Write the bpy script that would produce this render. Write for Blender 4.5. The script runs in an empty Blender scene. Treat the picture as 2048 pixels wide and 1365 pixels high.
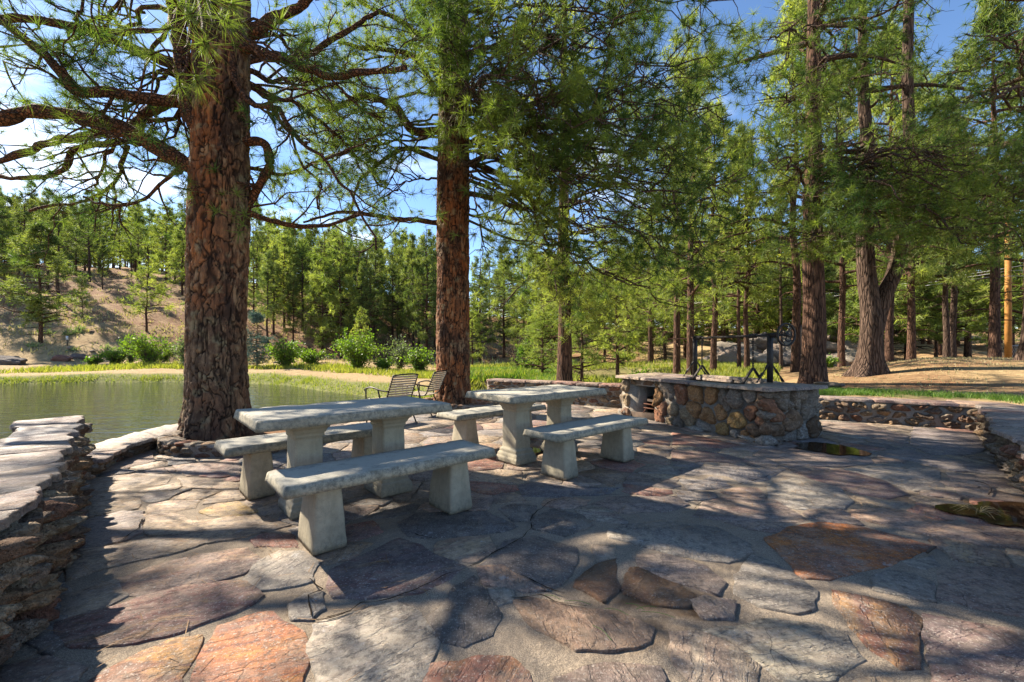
import bpy, bmesh, math, random
import numpy as np
from mathutils import Vector, noise as mnoise
R = math.radians
rng = np.random.default_rng(7)
random.seed(7)
# ---------------------------------------------------------------- camera, sky, sun, exposure
F, CH, HZ = 863.0, 1.2, 700.0            # focal length and horizon of the 2048 px photograph, eye height in metres
cam_d = bpy.data.cameras.new('camera'); cam = bpy.data.objects.new('camera', cam_d)
bpy.context.scene.collection.objects.link(cam)
cam_d.sensor_width = 36; cam_d.lens = 36 * F / 2048; cam_d.shift_y = (HZ - 682.5) / 2048
cam_d.clip_start = 0.05; cam_d.clip_end = 2000
cam.location = (0, 0, CH); cam.rotation_euler = (R(90), 0, 0)
bpy.context.scene.camera = cam
SUN_AZ, SUN_EL = math.atan2(-0.875, 0.485), R(38)
sdir = Vector((math.sin(SUN_AZ) * math.cos(SUN_EL), math.cos(SUN_AZ) * math.cos(SUN_EL), math.sin(SUN_EL)))
world = bpy.data.worlds.new('World'); bpy.context.scene.world = world; world.use_nodes = True
wn = world.node_tree; wn.nodes.clear()
def wnode(t, **k):
    n = wn.nodes.new(t)
    for a, v in k.items(): setattr(n, a, v)
    return n
sky = wnode('ShaderNodeTexSky', sky_type='NISHITA', sun_disc=False, sun_elevation=SUN_EL, sun_rotation=SUN_AZ % (2 * math.pi))
sky.altitude = 2200; sky.air_density = 1.0; sky.dust_density = 0.6; sky.ozone_density = 2.0
wco = wnode('ShaderNodeTexCoord'); wmp = wnode('ShaderNodeMapping'); wmp.inputs['Scale'].default_value = (1.6, 1.6, 5.5)
wmp.inputs['Location'].default_value = (3.1, 0.4, 0.2)
wno = wnode('ShaderNodeTexNoise'); wno.inputs['Scale'].default_value = 1.7; wno.inputs['Detail'].default_value = 9; wno.inputs['Roughness'].default_value = .58
wcr = wnode('ShaderNodeMapRange'); wcr.interpolation_type = 'SMOOTHSTEP'
wcr.inputs[1].default_value = .50; wcr.inputs[2].default_value = .68; wcr.inputs[4].default_value = .9
wsp = wnode('ShaderNodeSeparateXYZ'); wlo = wnode('ShaderNodeMapRange'); wlo.inputs[1].default_value = .55; wlo.inputs[2].default_value = .22; wml = wnode('ShaderNodeMath', operation='MULTIPLY')
wmx = wnode('ShaderNodeMixRGB'); wmx.inputs[2].default_value = (6.6, 7.1, 7.9, 1)
whs = wnode('ShaderNodeHueSaturation'); whs.inputs['Saturation'].default_value = 1.08; whs.inputs['Value'].default_value = .92
wbg = wnode('ShaderNodeBackground'); wbg.inputs['Strength'].default_value = 0.095
wo = wnode('ShaderNodeOutputWorld')
for a, b in ((wco.outputs['Generated'], wmp.inputs[0]), (wmp.outputs[0], wno.inputs['Vector']), (wno.outputs[0], wcr.inputs[0]),
             (wco.outputs['Generated'], wsp.inputs[0]), (wsp.outputs[2], wlo.inputs[0]), (wlo.outputs[0], wml.inputs[0]), (wcr.outputs[0], wml.inputs[1]), (wml.outputs[0], wmx.inputs[0]), (sky.outputs[0], whs.inputs['Color']), (whs.outputs[0], wmx.inputs[1]), (wmx.outputs[0], wbg.inputs[0]), (wbg.outputs[0], wo.inputs[0])):
    wn.links.new(a, b)
sun_d = bpy.data.lights.new('sun', 'SUN'); sun = bpy.data.objects.new('sun', sun_d)
bpy.context.scene.collection.objects.link(sun)
sun_d.energy = 5.0; sun_d.angle = R(0.53); sun_d.color = (1, .90, .75)
sun.rotation_euler = sdir.to_track_quat('Z', 'Y').to_euler()
vs = bpy.context.scene.view_settings
vs.view_transform = 'Standard'; vs.look = 'None'; vs.gamma = 1; vs.exposure = 1.7
bpy.context.scene.cycles.max_bounces = 6
bpy.context.scene.cycles.transparent_max_bounces = 8
bpy.context.scene.cycles.use_denoising = True

# ---------------------------------------------------------------- helpers
C = bpy.context.scene.collection
def G(px, py, z=0.0):
    Y = F * (CH - z) / (py - HZ); return ((px - 1024) / F * Y, Y)
def P(px, py, Y): return ((px - 1024) / F * Y, Y, CH - (py - HZ) * Y / F)
def tag(o, label=None, cat=None, group=None, kind=None):
    if label: o['label'] = label
    if cat: o['category'] = cat
    if group: o['group'] = group
    if kind: o['kind'] = kind
    return o
def empty(name, loc=(0, 0, 0), label=None, cat=None, group=None, rz=0):
    o = bpy.data.objects.new(name, None); C.objects.link(o); o.location = loc; o.rotation_euler.z = rz
    o.empty_display_size = .2
    return tag(o, label, cat, group)
def mk(name, V, Fs, mat, parent=None, attrs=None, smooth=True, mats=None, midx=None):
    """one mesh object; V (n,3); Fs a list of integer arrays (k,3) or (k,4) or a list of index lists"""
    me = bpy.data.meshes.new(name)
    V = np.asarray(V, float)
    if isinstance(Fs, list) and len(Fs) and isinstance(Fs[0], (list, tuple)):
        me.from_pydata(V.tolist(), [], Fs)
    else:
        Fs = [np.asarray(f) for f in Fs if len(f)]
        me.vertices.add(len(V)); me.vertices.foreach_set('co', V.astype(np.float32).ravel())
        li = np.concatenate([f.ravel() for f in Fs]); me.loops.add(len(li)); me.loops.foreach_set('vertex_index', li.astype(np.int32))
        tot = np.concatenate([np.full(len(f), f.shape[1]) for f in Fs]); st = np.concatenate([[0], np.cumsum(tot)[:-1]])
        me.polygons.add(len(tot)); me.polygons.foreach_set('loop_start', st.astype(np.int32))
        me.update(calc_edges=True)
    if mats:
        for m in mats: me.materials.append(m)
        if midx is not None: me.polygons.foreach_set('material_index', np.asarray(midx, np.int32))
    else: me.materials.append(mat)
    for k, a in (attrs or {}).items():
        a = np.asarray(a, np.float32)
        at = me.attributes.new(k, 'FLOAT' if a.ndim == 1 else 'FLOAT_VECTOR', 'POINT')
        at.data.foreach_set('value' if a.ndim == 1 else 'vector', a.ravel())
    if smooth: me.polygons.foreach_set('use_smooth', np.ones(len(me.polygons), bool))
    me.update()
    o = bpy.data.objects.new(name, me); C.objects.link(o)
    if parent is not None: o.parent = parent
    return o
class MB:
    """collects pieces into one mesh"""
    def __init__(s): s.V = []; s.F = {3: [], 4: []}; s.A = {}; s.n = 0
    def add(s, V, Fs, **att):
        V = np.asarray(V, float).reshape(-1, 3)
        for f in Fs:
            f = np.asarray(f)
            if len(f): s.F[f.shape[1]].append(f + s.n)
        for k, a in att.items():
            a = np.asarray(a, float)
            if a.ndim == 0: a = np.full(len(V), float(a))
            elif a.ndim == 1 and len(a) == 3 and len(V) != 3 or (a.ndim == 1 and k in ('tone', 'crd')): a = np.tile(a, (len(V), 1))
            s.A.setdefault(k, []).append(a)
        s.V.append(V); s.n += len(V)
    def build(s, name, mat, parent=None, smooth=True):
        Fs = [np.concatenate(v) for v in s.F.values() if v]
        return mk(name, np.concatenate(s.V), Fs, mat, parent, {k: np.concatenate(a) for k, a in s.A.items()}, smooth)
def _h(i, j, k, s):
    n = (i * 374761393 + j * 668265263 + k * 2147483647 + s * 1274126177) & 0xffffffff
    n = ((n ^ (n >> 13)) * 1274126177) & 0xffffffff
    return ((n ^ (n >> 16)) & 0xffff) / 65535.0
def vnoise(p, s=0):
    p = np.asarray(p, float); i = np.floor(p).astype(np.int64); f = p - i; f = f * f * (3 - 2 * f); r = 0
    for a in (0, 1):
        for b in (0, 1):
            for c in (0, 1):
                w = (f[..., 0] if a else 1 - f[..., 0]) * (f[..., 1] if b else 1 - f[..., 1]) * (f[..., 2] if c else 1 - f[..., 2])
                r = r + w * _h(i[..., 0] + a, i[..., 1] + b, i[..., 2] + c, s)
    return r * 2 - 1
def fbm(p, o=4, s=0):
    p = np.asarray(p, float); return sum(vnoise(p * 2 ** k, s + k * 17) * .5 ** k for k in range(o))
def sst(a, b, x):
    t = np.clip((np.asarray(x, float) - a) / (b - a), 0, 1); return t * t * (3 - 2 * t)
def unit(v): return v / (np.linalg.norm(v, axis=-1, keepdims=True) + 1e-9)

# ---------------------------------------------------------------- materials
class NT:
    def __init__(s, name):
        s.m = bpy.data.materials.new(name); s.m.use_nodes = True; s.t = s.m.node_tree; s.t.nodes.clear()
        s.out = s.t.nodes.new('ShaderNodeOutputMaterial')
    def n(s, t, **k):
        x = s.t.nodes.new(t)
        for a, v in k.items(): setattr(x, a, v)
        return x
    def put(s, sock, v):
        if isinstance(v, bpy.types.NodeSocket): s.t.links.new(v, sock)
        elif v is not None: sock.default_value = (*v, 1) if isinstance(v, tuple) and len(v) == 3 and sock.type == 'RGBA' else v
    def pos(s): return s.n('ShaderNodeTexCoord').outputs['Object']
    def attr(s, k, o='Fac'):
        a = s.n('ShaderNodeAttribute'); a.attribute_name = k; return a.outputs[o]
    def map(s, v, sc=(1, 1, 1), rot=(0, 0, 0)):
        m = s.n('ShaderNodeMapping'); s.put(m.inputs[0], v); m.inputs['Scale'].default_value = sc; m.inputs['Rotation'].default_value = rot; return m.outputs[0]
    def noise(s, v, sc, d=4, r=.55, dist=0):
        n = s.n('ShaderNodeTexNoise'); s.put(n.inputs['Vector'], v); n.inputs['Scale'].default_value = sc; n.inputs['Detail'].default_value = d
        n.inputs['Roughness'].default_value = r; n.inputs['Distortion'].default_value = dist; return n.outputs[0]
    def vor(s, v, sc, feat='F1', out=0):
        n = s.n('ShaderNodeTexVoronoi', feature=feat); s.put(n.inputs['Vector'], v); n.inputs['Scale'].default_value = sc; return n.outputs[out]
    def rng(s, x, a, b, c=0., d=1.):
        n = s.n('ShaderNodeMapRange'); s.put(n.inputs[0], x)
        for i, q in enumerate((a, b, c, d)): n.inputs[i + 1].default_value = q
        return n.outputs[0]
    def mix(s, f, a, b, mode='MIX'):
        n = s.n('ShaderNodeMixRGB', blend_type=mode); s.put(n.inputs[0], f); s.put(n.inputs[1], a); s.put(n.inputs[2], b); return n.outputs[0]
    def mth(s, op, a, b=None):
        n = s.n('ShaderNodeMath', operation=op); s.put(n.inputs[0], a)
        if b is not None: s.put(n.inputs[1], b)
        return n.outputs[0]
    def bump(s, h, st=.5, d=.01, nrm=None):
        n = s.n('ShaderNodeBump'); s.put(n.inputs['Height'], h); n.inputs['Strength'].default_value = st; n.inputs['Distance'].default_value = d
        if nrm is not None: s.put(n.inputs['Normal'], nrm)
        return n.outputs[0]
    def fin(s, col, rough=.9, nrm=None, metal=0, spec=.3, **k):
        b = s.n('ShaderNodeBsdfPrincipled'); s.put(b.inputs['Base Color'], col); s.put(b.inputs['Roughness'], rough)
        b.inputs['Metallic'].default_value = metal; b.inputs['Specular IOR Level'].default_value = spec
        if nrm is not None: s.put(b.inputs['Normal'], nrm)
        s.t.links.new(b.outputs[0], s.out.inputs[0]); return s.m
def leafmat(name, c1, c2, trans=.35, rough=.5):
    s = NT(name); r = s.n('ShaderNodeObjectInfo').outputs['Random']
    t = s.attr('tint'); col = s.mix(t, c1, c2)
    col = s.mix(s.rng(r, 0, 1, 0, .35), col, (c1[0] * .7, c1[1] * .9, c1[2] * 1.3))
    d = s.n('ShaderNodeBsdfPrincipled'); s.put(d.inputs['Base Color'], col); d.inputs['Roughness'].default_value = rough; d.inputs['Specular IOR Level'].default_value = .35
    tr = s.n('ShaderNodeBsdfTranslucent'); s.put(tr.inputs[0], s.mix(1.0, col, (1.25, 1.35, .55), 'MULTIPLY'))
    mx = s.n('ShaderNodeMixShader'); mx.inputs[0].default_value = trans
    s.t.links.new(d.outputs[0], mx.inputs[1]); s.t.links.new(tr.outputs[0], mx.inputs[2]); s.t.links.new(mx.outputs[0], s.out.inputs[0])
    return s.m
M = {}
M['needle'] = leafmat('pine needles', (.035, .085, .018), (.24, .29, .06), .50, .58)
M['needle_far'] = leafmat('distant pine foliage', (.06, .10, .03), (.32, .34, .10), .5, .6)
M['needle_lit'] = leafmat('sunlit pine foliage', (.11, .155, .035), (.44, .46, .13), .55, .6)  # lighter yellow green copy of the pine foliage, sunlight put into its colour
M['spruce'] = leafmat('blue spruce foliage', (.07, .12, .11), (.16, .23, .21), .2, .6)
M['leaf'] = leafmat('bright shrub leaves', (.09, .17, .02), (.26, .34, .04), .45, .5)
M['leaf_grey'] = leafmat('grey green willow leaves', (.13, .17, .08), (.28, .32, .17), .4, .6)
M['grass'] = leafmat('green grass', (.06, .14, .02), (.20, .28, .04), .4, .6)
M['grass_yel'] = leafmat('yellow green bank grass', (.16, .20, .03), (.38, .36, .08), .4, .7)
M['grass_dry'] = leafmat('dry grass', (.30, .24, .12), (.50, .42, .24), .3, .8)
def bark_near():
    s = NT('ponderosa bark'); p = s.pos(); cr = s.attr('crack'); pl = s.attr('plate'); gr = s.attr('grey')
    n = s.noise(s.map(p, (1, 1, .25)), 18, 5, .6); n2 = s.noise(p, 5, 3)
    red = s.mix(pl, (.22, .06, .016), (.40, .14, .04)); gy = s.mix(pl, (.10, .065, .042), (.25, .18, .11))
    c = s.mix(gr, red, gy)
    c = s.mix(s.rng(n, .38, .62), c, s.mix(.7, c, (.05, .028, .018))); c = s.mix(s.rng(s.noise(s.map(p, (1, 1, .2)), 42, 4, .7), .42, .6, 0, .55), c, (.06, .035, .022))
    c = s.mix(s.rng(n2, .56, .66, 0, .6), c, (.25, .21, .12)); c = s.mix(s.rng(s.noise(s.map(p, (1, 1, .45)), 3.1, 6, .7), .52, .62, 0, .85), c, (.035, .022, .016)); c = s.mix(s.rng(s.noise(s.map(p, (1, 1, .35)), 8, 5, .7), .54, .64, 0, .6), c, (.34, .22, .12))
    c = s.mix(s.rng(cr, .05, .62, 1, 0), c, (.014, .008, .005))
    h = s.noise(s.map(p, (1, 1, .3)), 55, 4, .65)
    return s.fin(c, .9, s.bump(s.mth('ADD', s.mth('MULTIPLY', n, 1.4), h), .8, .012), spec=.2)
M['bark'] = bark_near()
def bark_far(name, a, b, dark):
    s = NT(name); p = s.map(s.pos(), (1, 1, .28))
    dn = s.n('ShaderNodeTexNoise'); s.put(dn.inputs[0], p); dn.inputs[2].default_value = 9; dn.inputs[3].default_value = 4
    pd = s.map(s.mix(.07, p, dn.outputs[1]), (1, 1, .6)); e = s.vor(pd, 15, 'DISTANCE_TO_EDGE'); n = s.noise(p, 9, 5, .65)
    c = s.mix(s.rng(n, .3, .7), a, b); c = s.mix(s.mth('MULTIPLY', s.rng(e, 0, .16, 1, 0), s.rng(s.noise(p, 14, 3), .3, .6, .3, 1)), c, dark); c = s.mix(s.rng(s.noise(s.map(p, (1, 1, .4)), 28, 4, .7), .42, .6, 0, .6), c, dark)
    return s.fin(c, .95, s.bump(s.rng(e, 0, .2), .9, .03), spec=.15)
M['bark_brown'] = bark_far('brown bark', (.09, .048, .032), (.20, .11, .07), (.02, .012, .01))
M['bark_red'] = bark_far('reddish bark', (.19, .08, .045), (.30, .15, .09), (.035, .015, .01))
M['bark_grey'] = bark_far('dark grey bark', (.07, .045, .033), (.165, .11, .08), (.018, .011, .008))
def limbmat():
    s = NT('limb bark'); p = s.pos(); n = s.noise(p, 14, 4, .6); g = s.attr('grey')
    c = s.mix(g, s.mix(s.rng(n, .4, .65), (.24, .085, .03), (.055, .032, .022)), s.mix(n, (.06, .045, .035), (.16, .125, .095)))
    f_ = s.vor(s.map(p, (1, 1, 1)), 24, 'DISTANCE_TO_EDGE'); c = s.mix(s.rng(f_, 0, .12, .8, 0), c, (.02, .012, .008))
    return s.fin(c, .9, s.bump(s.mth('ADD', s.noise(p, 30, 4), s.rng(f_, 0, .2, 0, 1.2)), 1, .03), spec=.2)
M['limb'] = limbmat()
def stone(name, cs, bump=.6, lich=.3, pit=1.0):
    s = NT(name); p = s.pos(); tone = s.attr('tone', 'Vector')
    n = s.noise(p, 9, 5, .65); n2 = s.noise(p, 42, 4, .7); v = s.vor(p, 60)
    c = s.mix(s.rng(n, .35, .7, 0, .75), tone, s.mix(.6, tone, cs))
    c = s.mix(s.rng(n2, .42, .62, .55, 0), c, (.045, .028, .018))
    c = s.mix(s.rng(s.noise(p, 16, 4, .7), .60, .68, 0, lich), c, (.42, .41, .34))
    h = s.mth('ADD', s.mth('MULTIPLY', n2, 1.3 * pit), s.mth('ADD', s.mth('MULTIPLY', n, 1.5), s.mth('MULTIPLY', s.rng(v, 0, .35), .5 * pit)))
    return s.fin(c, .92, s.bump(h, bump, .032), spec=.2)
M['rubble'] = stone('volcanic rubble stone', (.34, .22, .12), .9, .35)
M['boulder'] = stone('pale outcrop rock', (.32, .27, .22), .9, .35)
def mortar(name, a, b):
    s = NT(name); p = s.pos(); n = s.noise(p, 6, 5, .6); f = s.noise(p, 220, 2, .8); g = s.vor(p, 170)
    c = s.mix(s.rng(n, .35, .68), a, b); c = s.mix(s.rng(f, .40, .60, .75, 0), c, (.09, .075, .06)); c = s.mix(s.rng(s.noise(p, 70, 3, .8), .42, .62, .3, 0), c, (.12, .09, .065)); c = s.mix(s.rng(g, .0, .35, .35, 0), c, (.55, .47, .38))
    d = s.noise(p, 1.3, 4, .6); c = s.mix(s.rng(d, .52, .70, 0, .55), c, (.13, .095, .06)); c = s.mix(s.mth('MULTIPLY', s.attr('wet'), s.rng(s.noise(p, 9, 4), .35, .6, .5, 1)), c, s.mix(s.noise(p, 20, 4), (.15, .08, .03), (.04, .022, .012)))
    return s.fin(c, .93, s.bump(s.mth('ADD', f, s.mth('MULTIPLY', s.noise(p, 30, 4), 2.0)), .8, .008), spec=.2)
M['mortar'] = mortar('patio mortar', (.44, .35, .25), (.31, .25, .185))
M['mortar_wall'] = mortar('wall mortar', (.46, .41, .34), (.32, .27, .21))
def flag():
    s = NT('sandstone flag'); q = s.attr('crd', 'Vector'); tone = s.mix(1, s.attr('tone', 'Vector'), (1.15, 1.04, .88), 'MULTIPLY'); band = s.attr('band'); p = s.pos()
    w = s.noise(s.map(q, (1, 1, 1)), 1.6, 3, .5)
    qq = s.n('ShaderNodeVectorMath', operation='ADD'); s.put(qq.inputs[0], s.map(q, (.9, 7, 1)))
    s.put(qq.inputs[1], s.mix(1, (0, 0, 0), s.mix(w, (-1.5, -2.5, 0), (1.5, 2.5, 0))))
    b = s.noise(qq.outputs[0], 1.6, 6, .62)
    b2 = s.noise(s.map(q, (1.5, 30, 1)), 1.5, 4, .6, .6)
    red = s.mix(.75, tone, (.20, .065, .05)); yel = s.mix(.6, tone, (.42, .24, .07)); gry = s.mix(.55, tone, (.17, .17, .185))
    c = s.mix(s.mth('MULTIPLY', s.rng(b, .50, .57), band), tone, red)
    c = s.mix(s.mth('MULTIPLY', s.rng(b, .47, .40), s.mth('MULTIPLY', band, .8)), c, yel)
    c = s.mix(s.rng(s.noise(q, 2.1, 4), .5, .60, 0, .6), c, gry)
    c = s.mix(s.mth('MULTIPLY', s.rng(b2, .50, .62), s.rng(band, 0, 1, .25, .7)), c, s.mix(.5, c, (.09, .04, .035)))
    c = s.mix(s.rng(s.noise(p, 26, 6, .8), .40, .56, .7, 0), c, (.055, .045, .04)); c = s.mix(s.rng(s.noise(p, 1.1, 5, .65), .48, .66, 0, .6), c, (.10, .085, .08)); c = s.mix(s.rng(s.noise(p, 5, 5, .7), .50, .60, 0, .6), c, s.mix(.5, c, (.42, .33, .24)))
    c = s.mix(s.rng(s.noise(p, 75, 3, .8), .56, .66, 0, .65), c, (.52, .46, .40))
    c = s.mix(s.rng(s.noise(p, 7, 5, .75), .63, .70, 0, .55), c, (.46, .45, .44))
    dn = s.n('ShaderNodeTexNoise'); s.put(dn.inputs[0], p); dn.inputs[2].default_value = 3; dn.inputs[3].default_value = 4
    crk = s.vor(s.mix(.2, p, dn.outputs[1]), 2.3, 'DISTANCE_TO_EDGE')
    c = s.mix(s.mth('MULTIPLY', s.rng(crk, 0, .005, .8, 0), s.rng(s.noise(p, 1.7, 2), .5, .56)), c, (.04, .028, .02))
    st = s.attr('wet'); c = s.mix(s.mth('MULTIPLY', st, s.rng(s.noise(p, 5, 4), .3, .6, .65, 1)), c, s.mix(s.noise(p, 12, 4), (.12, .06, .022), (.025, .013, .007)))
    h = s.mth('ADD', s.mth('MULTIPLY', b2, .6), s.mth('ADD', s.noise(p, 9, 5, .65), s.mth('MULTIPLY', s.noise(p, 80, 4, .7), .25)))
    h = s.mth('ADD', h, s.mth('MULTIPLY', s.rng(s.noise(p, 160, 3, .8), .3, .7), .35)); h = s.mth('ADD', h, s.mth('MULTIPLY', s.rng(s.noise(s.map(q, (1, 3, 1)), 3.2, 5, .6), .50, .53), .8))
    return s.fin(c, s.rng(s.noise(p, 11, 3), .3, .7, .5, .85), s.bump(h, .9, .011), spec=.35)
M['flag'] = flag()
def concrete():
    s = NT('weathered cast concrete'); p = s.pos(); n = s.noise(p, 3.5, 5, .6); st = s.noise(s.map(p, (7, 7, 1.2)), 3, 5, .7)
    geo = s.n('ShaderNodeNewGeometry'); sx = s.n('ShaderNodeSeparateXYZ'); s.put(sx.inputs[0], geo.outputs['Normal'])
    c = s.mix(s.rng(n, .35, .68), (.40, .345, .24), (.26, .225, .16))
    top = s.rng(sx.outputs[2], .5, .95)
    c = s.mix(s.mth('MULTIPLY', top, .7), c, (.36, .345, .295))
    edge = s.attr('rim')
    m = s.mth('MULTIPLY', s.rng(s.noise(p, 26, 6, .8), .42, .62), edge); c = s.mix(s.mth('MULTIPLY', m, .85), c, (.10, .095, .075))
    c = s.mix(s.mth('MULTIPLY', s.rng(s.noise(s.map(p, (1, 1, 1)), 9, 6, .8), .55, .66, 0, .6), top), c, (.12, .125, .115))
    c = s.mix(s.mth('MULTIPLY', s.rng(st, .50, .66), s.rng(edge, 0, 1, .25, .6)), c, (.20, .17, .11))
    c = s.mix(s.rng(s.noise(p, 110, 3, .8), .62, .70, 0, .7), c, (.14, .12, .09))
    return s.fin(c, .85, s.bump(s.mth('ADD', s.noise(p, 18, 5), s.mth('MULTIPLY', s.noise(p, 140, 3), .5)), .28, .008), spec=.3)
M['concrete'] = concrete()
def ground():
    s = NT('ground'); p = s.pos(); g = s.attr('green'); l = s.attr('litter')
    n = s.noise(p, .55, 6, .65); n2 = s.noise(p, 6, 5, .7); n3 = s.noise(p, 40, 3, .7)
    dry = s.mix(s.rng(n2, .35, .65), (.48, .35, .18), (.30, .20, .10)); lit = s.mix(s.rng(n2, .35, .65), (.30, .16, .08), (.15, .08, .045))
    c = s.mix(s.rng(s.mth('ADD', n, s.mth('MULTIPLY', l, .6)), .58, .86), dry, lit)
    gr = s.mix(s.rng(n2, .35, .65), (.11, .14, .035), (.24, .22, .08))
    c = s.mix(s.rng(s.mth('ADD', s.mth('MULTIPLY', n, .7), g), .75, 1.05), c, gr)
    c = s.mix(s.rng(n3, .35, .65, .5, 0), c, s.mix(.6, c, (.05, .035, .02)))
    return s.fin(c, .95, s.bump(s.mth('ADD', n2, s.mth('MULTIPLY', n3, .5)), .9, .06), spec=.1)
M['ground'] = ground()
def water(name, c, sc, bs, bd, rough=.06, spec=.5):
    s = NT(name); p = s.pos()
    h = s.mth('ADD', s.noise(s.map(p, (1.0, 2.6, 1), (0, 0, .5)), sc, 4, .55, .4), s.mth('MULTIPLY', s.noise(s.map(p, (1, 3, 1), (0, 0, .1)), sc * 3.1, 3, .6), .35))
    return s.fin(c, rough, s.bump(h, bs, bd), spec=spec)
M['pond'] = water('pond water', (.034, .038, .024), 1.25, .6, .06, .03)
M['creek'] = water('creek water', (.17, .15, .06), 2.0, .3, .03)
M['puddle'] = water('puddle water', (.022, .012, .006), 3.0, .05, .004, .05, .16)
def simple(name, c, rough=.6, metal=0, var=.3, sc=20, spec=.4):
    s = NT(name); n = s.noise(s.pos(), sc, 5, .65)
    return s.fin(s.mix(s.rng(n, .35, .65, 0, 1), c, tuple(q * (1 - var) for q in c)), rough, s.bump(n, .3, .005), metal, spec)
M['iron'] = simple('weathered iron', (.045, .038, .034), .6, .6, .5, 30)
M['rust'] = simple('rusty iron', (.14, .055, .03), .85, .2, .6, 40)
M['soot'] = simple('sooty masonry', (.07, .045, .03), .95, 0, .6, 8)
M['frame'] = simple('bronze metal frame', (.05, .04, .03), .45, .6, .3)
M['strap'] = simple('beige vinyl strap', (.40, .33, .23), .6, 0, .2)
M['polewood'] = simple('orange treated pole wood', (.42, .19, .04), .8, 0, .35, 6)
M['sign'] = simple('pale sign panel', (.5, .55, .6), .5, 0, .1)
M['galv'] = simple('galvanised metal', (.35, .35, .36), .45, .6, .2)
M['wire'] = simple('cable', (.45, .45, .46), .5, .3, .1)
M['twig'] = simple('dead twig', (.10, .07, .05), .9, 0, .4)
M['crack'] = simple('shaded crack', (.022, .015, .01), .98, 0, .3, 60, .05)  # near black tone paints the shade inside open cracks
M['straw'] = simple('fallen needles', (.30, .17, .07), .8, 0, .5, 50)

# ---------------------------------------------------------------- geometry tools
def catmull(pts, m):
    p = np.asarray(pts, float); n = len(p)
    q = np.vstack([2 * p[0] - p[1], p, 2 * p[-1] - p[-2]]); t = np.linspace(0, n - 1 - 1e-6, m); i = t.astype(int); f = (t - i)[:, None]
    a, b, c, d = q[i], q[i + 1], q[i + 2], q[i + 3]
    return .5 * (2 * b + (c - a) * f + (2 * a - 5 * b + 4 * c - d) * f ** 2 + (3 * b - a - 3 * c + d) * f ** 3)
def tubes(L, r, k):
    """L (N,m,3) polylines, r (N,m) radii -> verts, quads"""
    N, m, _ = L.shape
    T = np.empty_like(L); T[:, 1:-1] = L[:, 2:] - L[:, :-2]; T[:, 0] = L[:, 1] - L[:, 0]; T[:, -1] = L[:, -1] - L[:, -2]; T = unit(T)
    ref = np.where(np.abs(T[:, :1, 2:3]) > .85, np.array([1., .2, 0])[None, None], np.array([0, 0, 1.])[None, None])
    A = unit(np.cross(T, np.broadcast_to(ref, T.shape))); B = np.cross(T, A)
    th = np.arange(k) * 2 * np.pi / k
    V = L[:, :, None] + r[:, :, None, None] * (np.cos(th)[None, None, :, None] * A[:, :, None] + np.sin(th)[None, None, :, None] * B[:, :, None])
    idx = np.arange(N * m * k).reshape(N, m, k); nx = np.roll(idx, -1, 2)
    Q = np.stack([idx[:, :-1], nx[:, :-1], nx[:, 1:], idx[:, 1:]], -1).reshape(-1, 4)
    return V.reshape(-1, 3), Q
def tube1(mb, pts, r, k=8, cap=True, **att):
    p = np.asarray(pts, float); r = np.full(len(p), r, float) if np.ndim(r) == 0 else np.asarray(r, float)
    V, Q = tubes(p[None], r[None], k); n = len(V)
    Fs = [Q]
    if cap:
        V = np.vstack([V, p[0], p[-1]]); a = np.arange(k); b = np.roll(a, -1)
        Fs.append(np.stack([np.full(k, n), b, a], 1)); Fs.append(np.stack([np.full(k, n + 1), n - k + a, n - k + b], 1))
    mb.add(V, Fs, **att)
def box(mb, c, s, rz=0, taper=1., **att):
    x, y, z = np.array(s) / 2
    V = np.array([(-x, -y, -z), (x, -y, -z), (x, y, -z), (-x, y, -z), (-x * taper, -y * taper, z), (x * taper, -y * taper, z), (x * taper, y * taper, z), (-x * taper, y * taper, z)])
    ca, sa = math.cos(rz), math.sin(rz); V = np.stack([V[:, 0] * ca - V[:, 1] * sa, V[:, 0] * sa + V[:, 1] * ca, V[:, 2]], 1) + np.array(c)
    mb.add(V, [np.array([(0, 3, 2, 1), (4, 5, 6, 7), (0, 1, 5, 4), (1, 2, 6, 5), (2, 3, 7, 6), (3, 0, 4, 7)])], **att)
_ico = {}
def ico(l):
    if l not in _ico:
        bm = bmesh.new(); bmesh.ops.create_icosphere(bm, subdivisions=l, radius=1)
        _ico[l] = (np.array([v.co[:] for v in bm.verts]), np.array([[v.index for v in f.verts] for f in bm.faces])); bm.free()
    return _ico[l]
def rock(mb, c, s, rz=0, lvl=3, rough=.12, seed=0, planes=9, **att):
    V, Fc = ico(lvl); V = V.copy(); g = np.random.default_rng(seed)
    for _ in range(planes):
        n = unit(g.normal(size=3)); d = g.uniform(.55, .85); e = np.maximum(V @ n - d, 0); V -= e[:, None] * n * .92
    V *= (1 + rough * fbm(V * 2.2 + seed * 3.1, 4, seed % 97))[:, None]
    V *= np.array(s); ca, sa = math.cos(rz), math.sin(rz)
    V = np.stack([V[:, 0] * ca - V[:, 1] * sa, V[:, 0] * sa + V[:, 1] * ca, V[:, 2]], 1) + np.array(c)
    mb.add(V, [Fc], **att)
def clip(poly, q, n):
    out = []
    for i in range(len(poly)):
        a, b = poly[i], poly[(i + 1) % len(poly)]
        da = (a[0] - q[0]) * n[0] + (a[1] - q[1]) * n[1]; db = (b[0] - q[0]) * n[0] + (b[1] - q[1]) * n[1]
        if da <= 0: out.append(a)
        if (da < 0 < db) or (db < 0 < da):
            t = da / (da - db); out.append((a[0] + t * (b[0] - a[0]), a[1] + t * (b[1] - a[1])))
    return out
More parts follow.
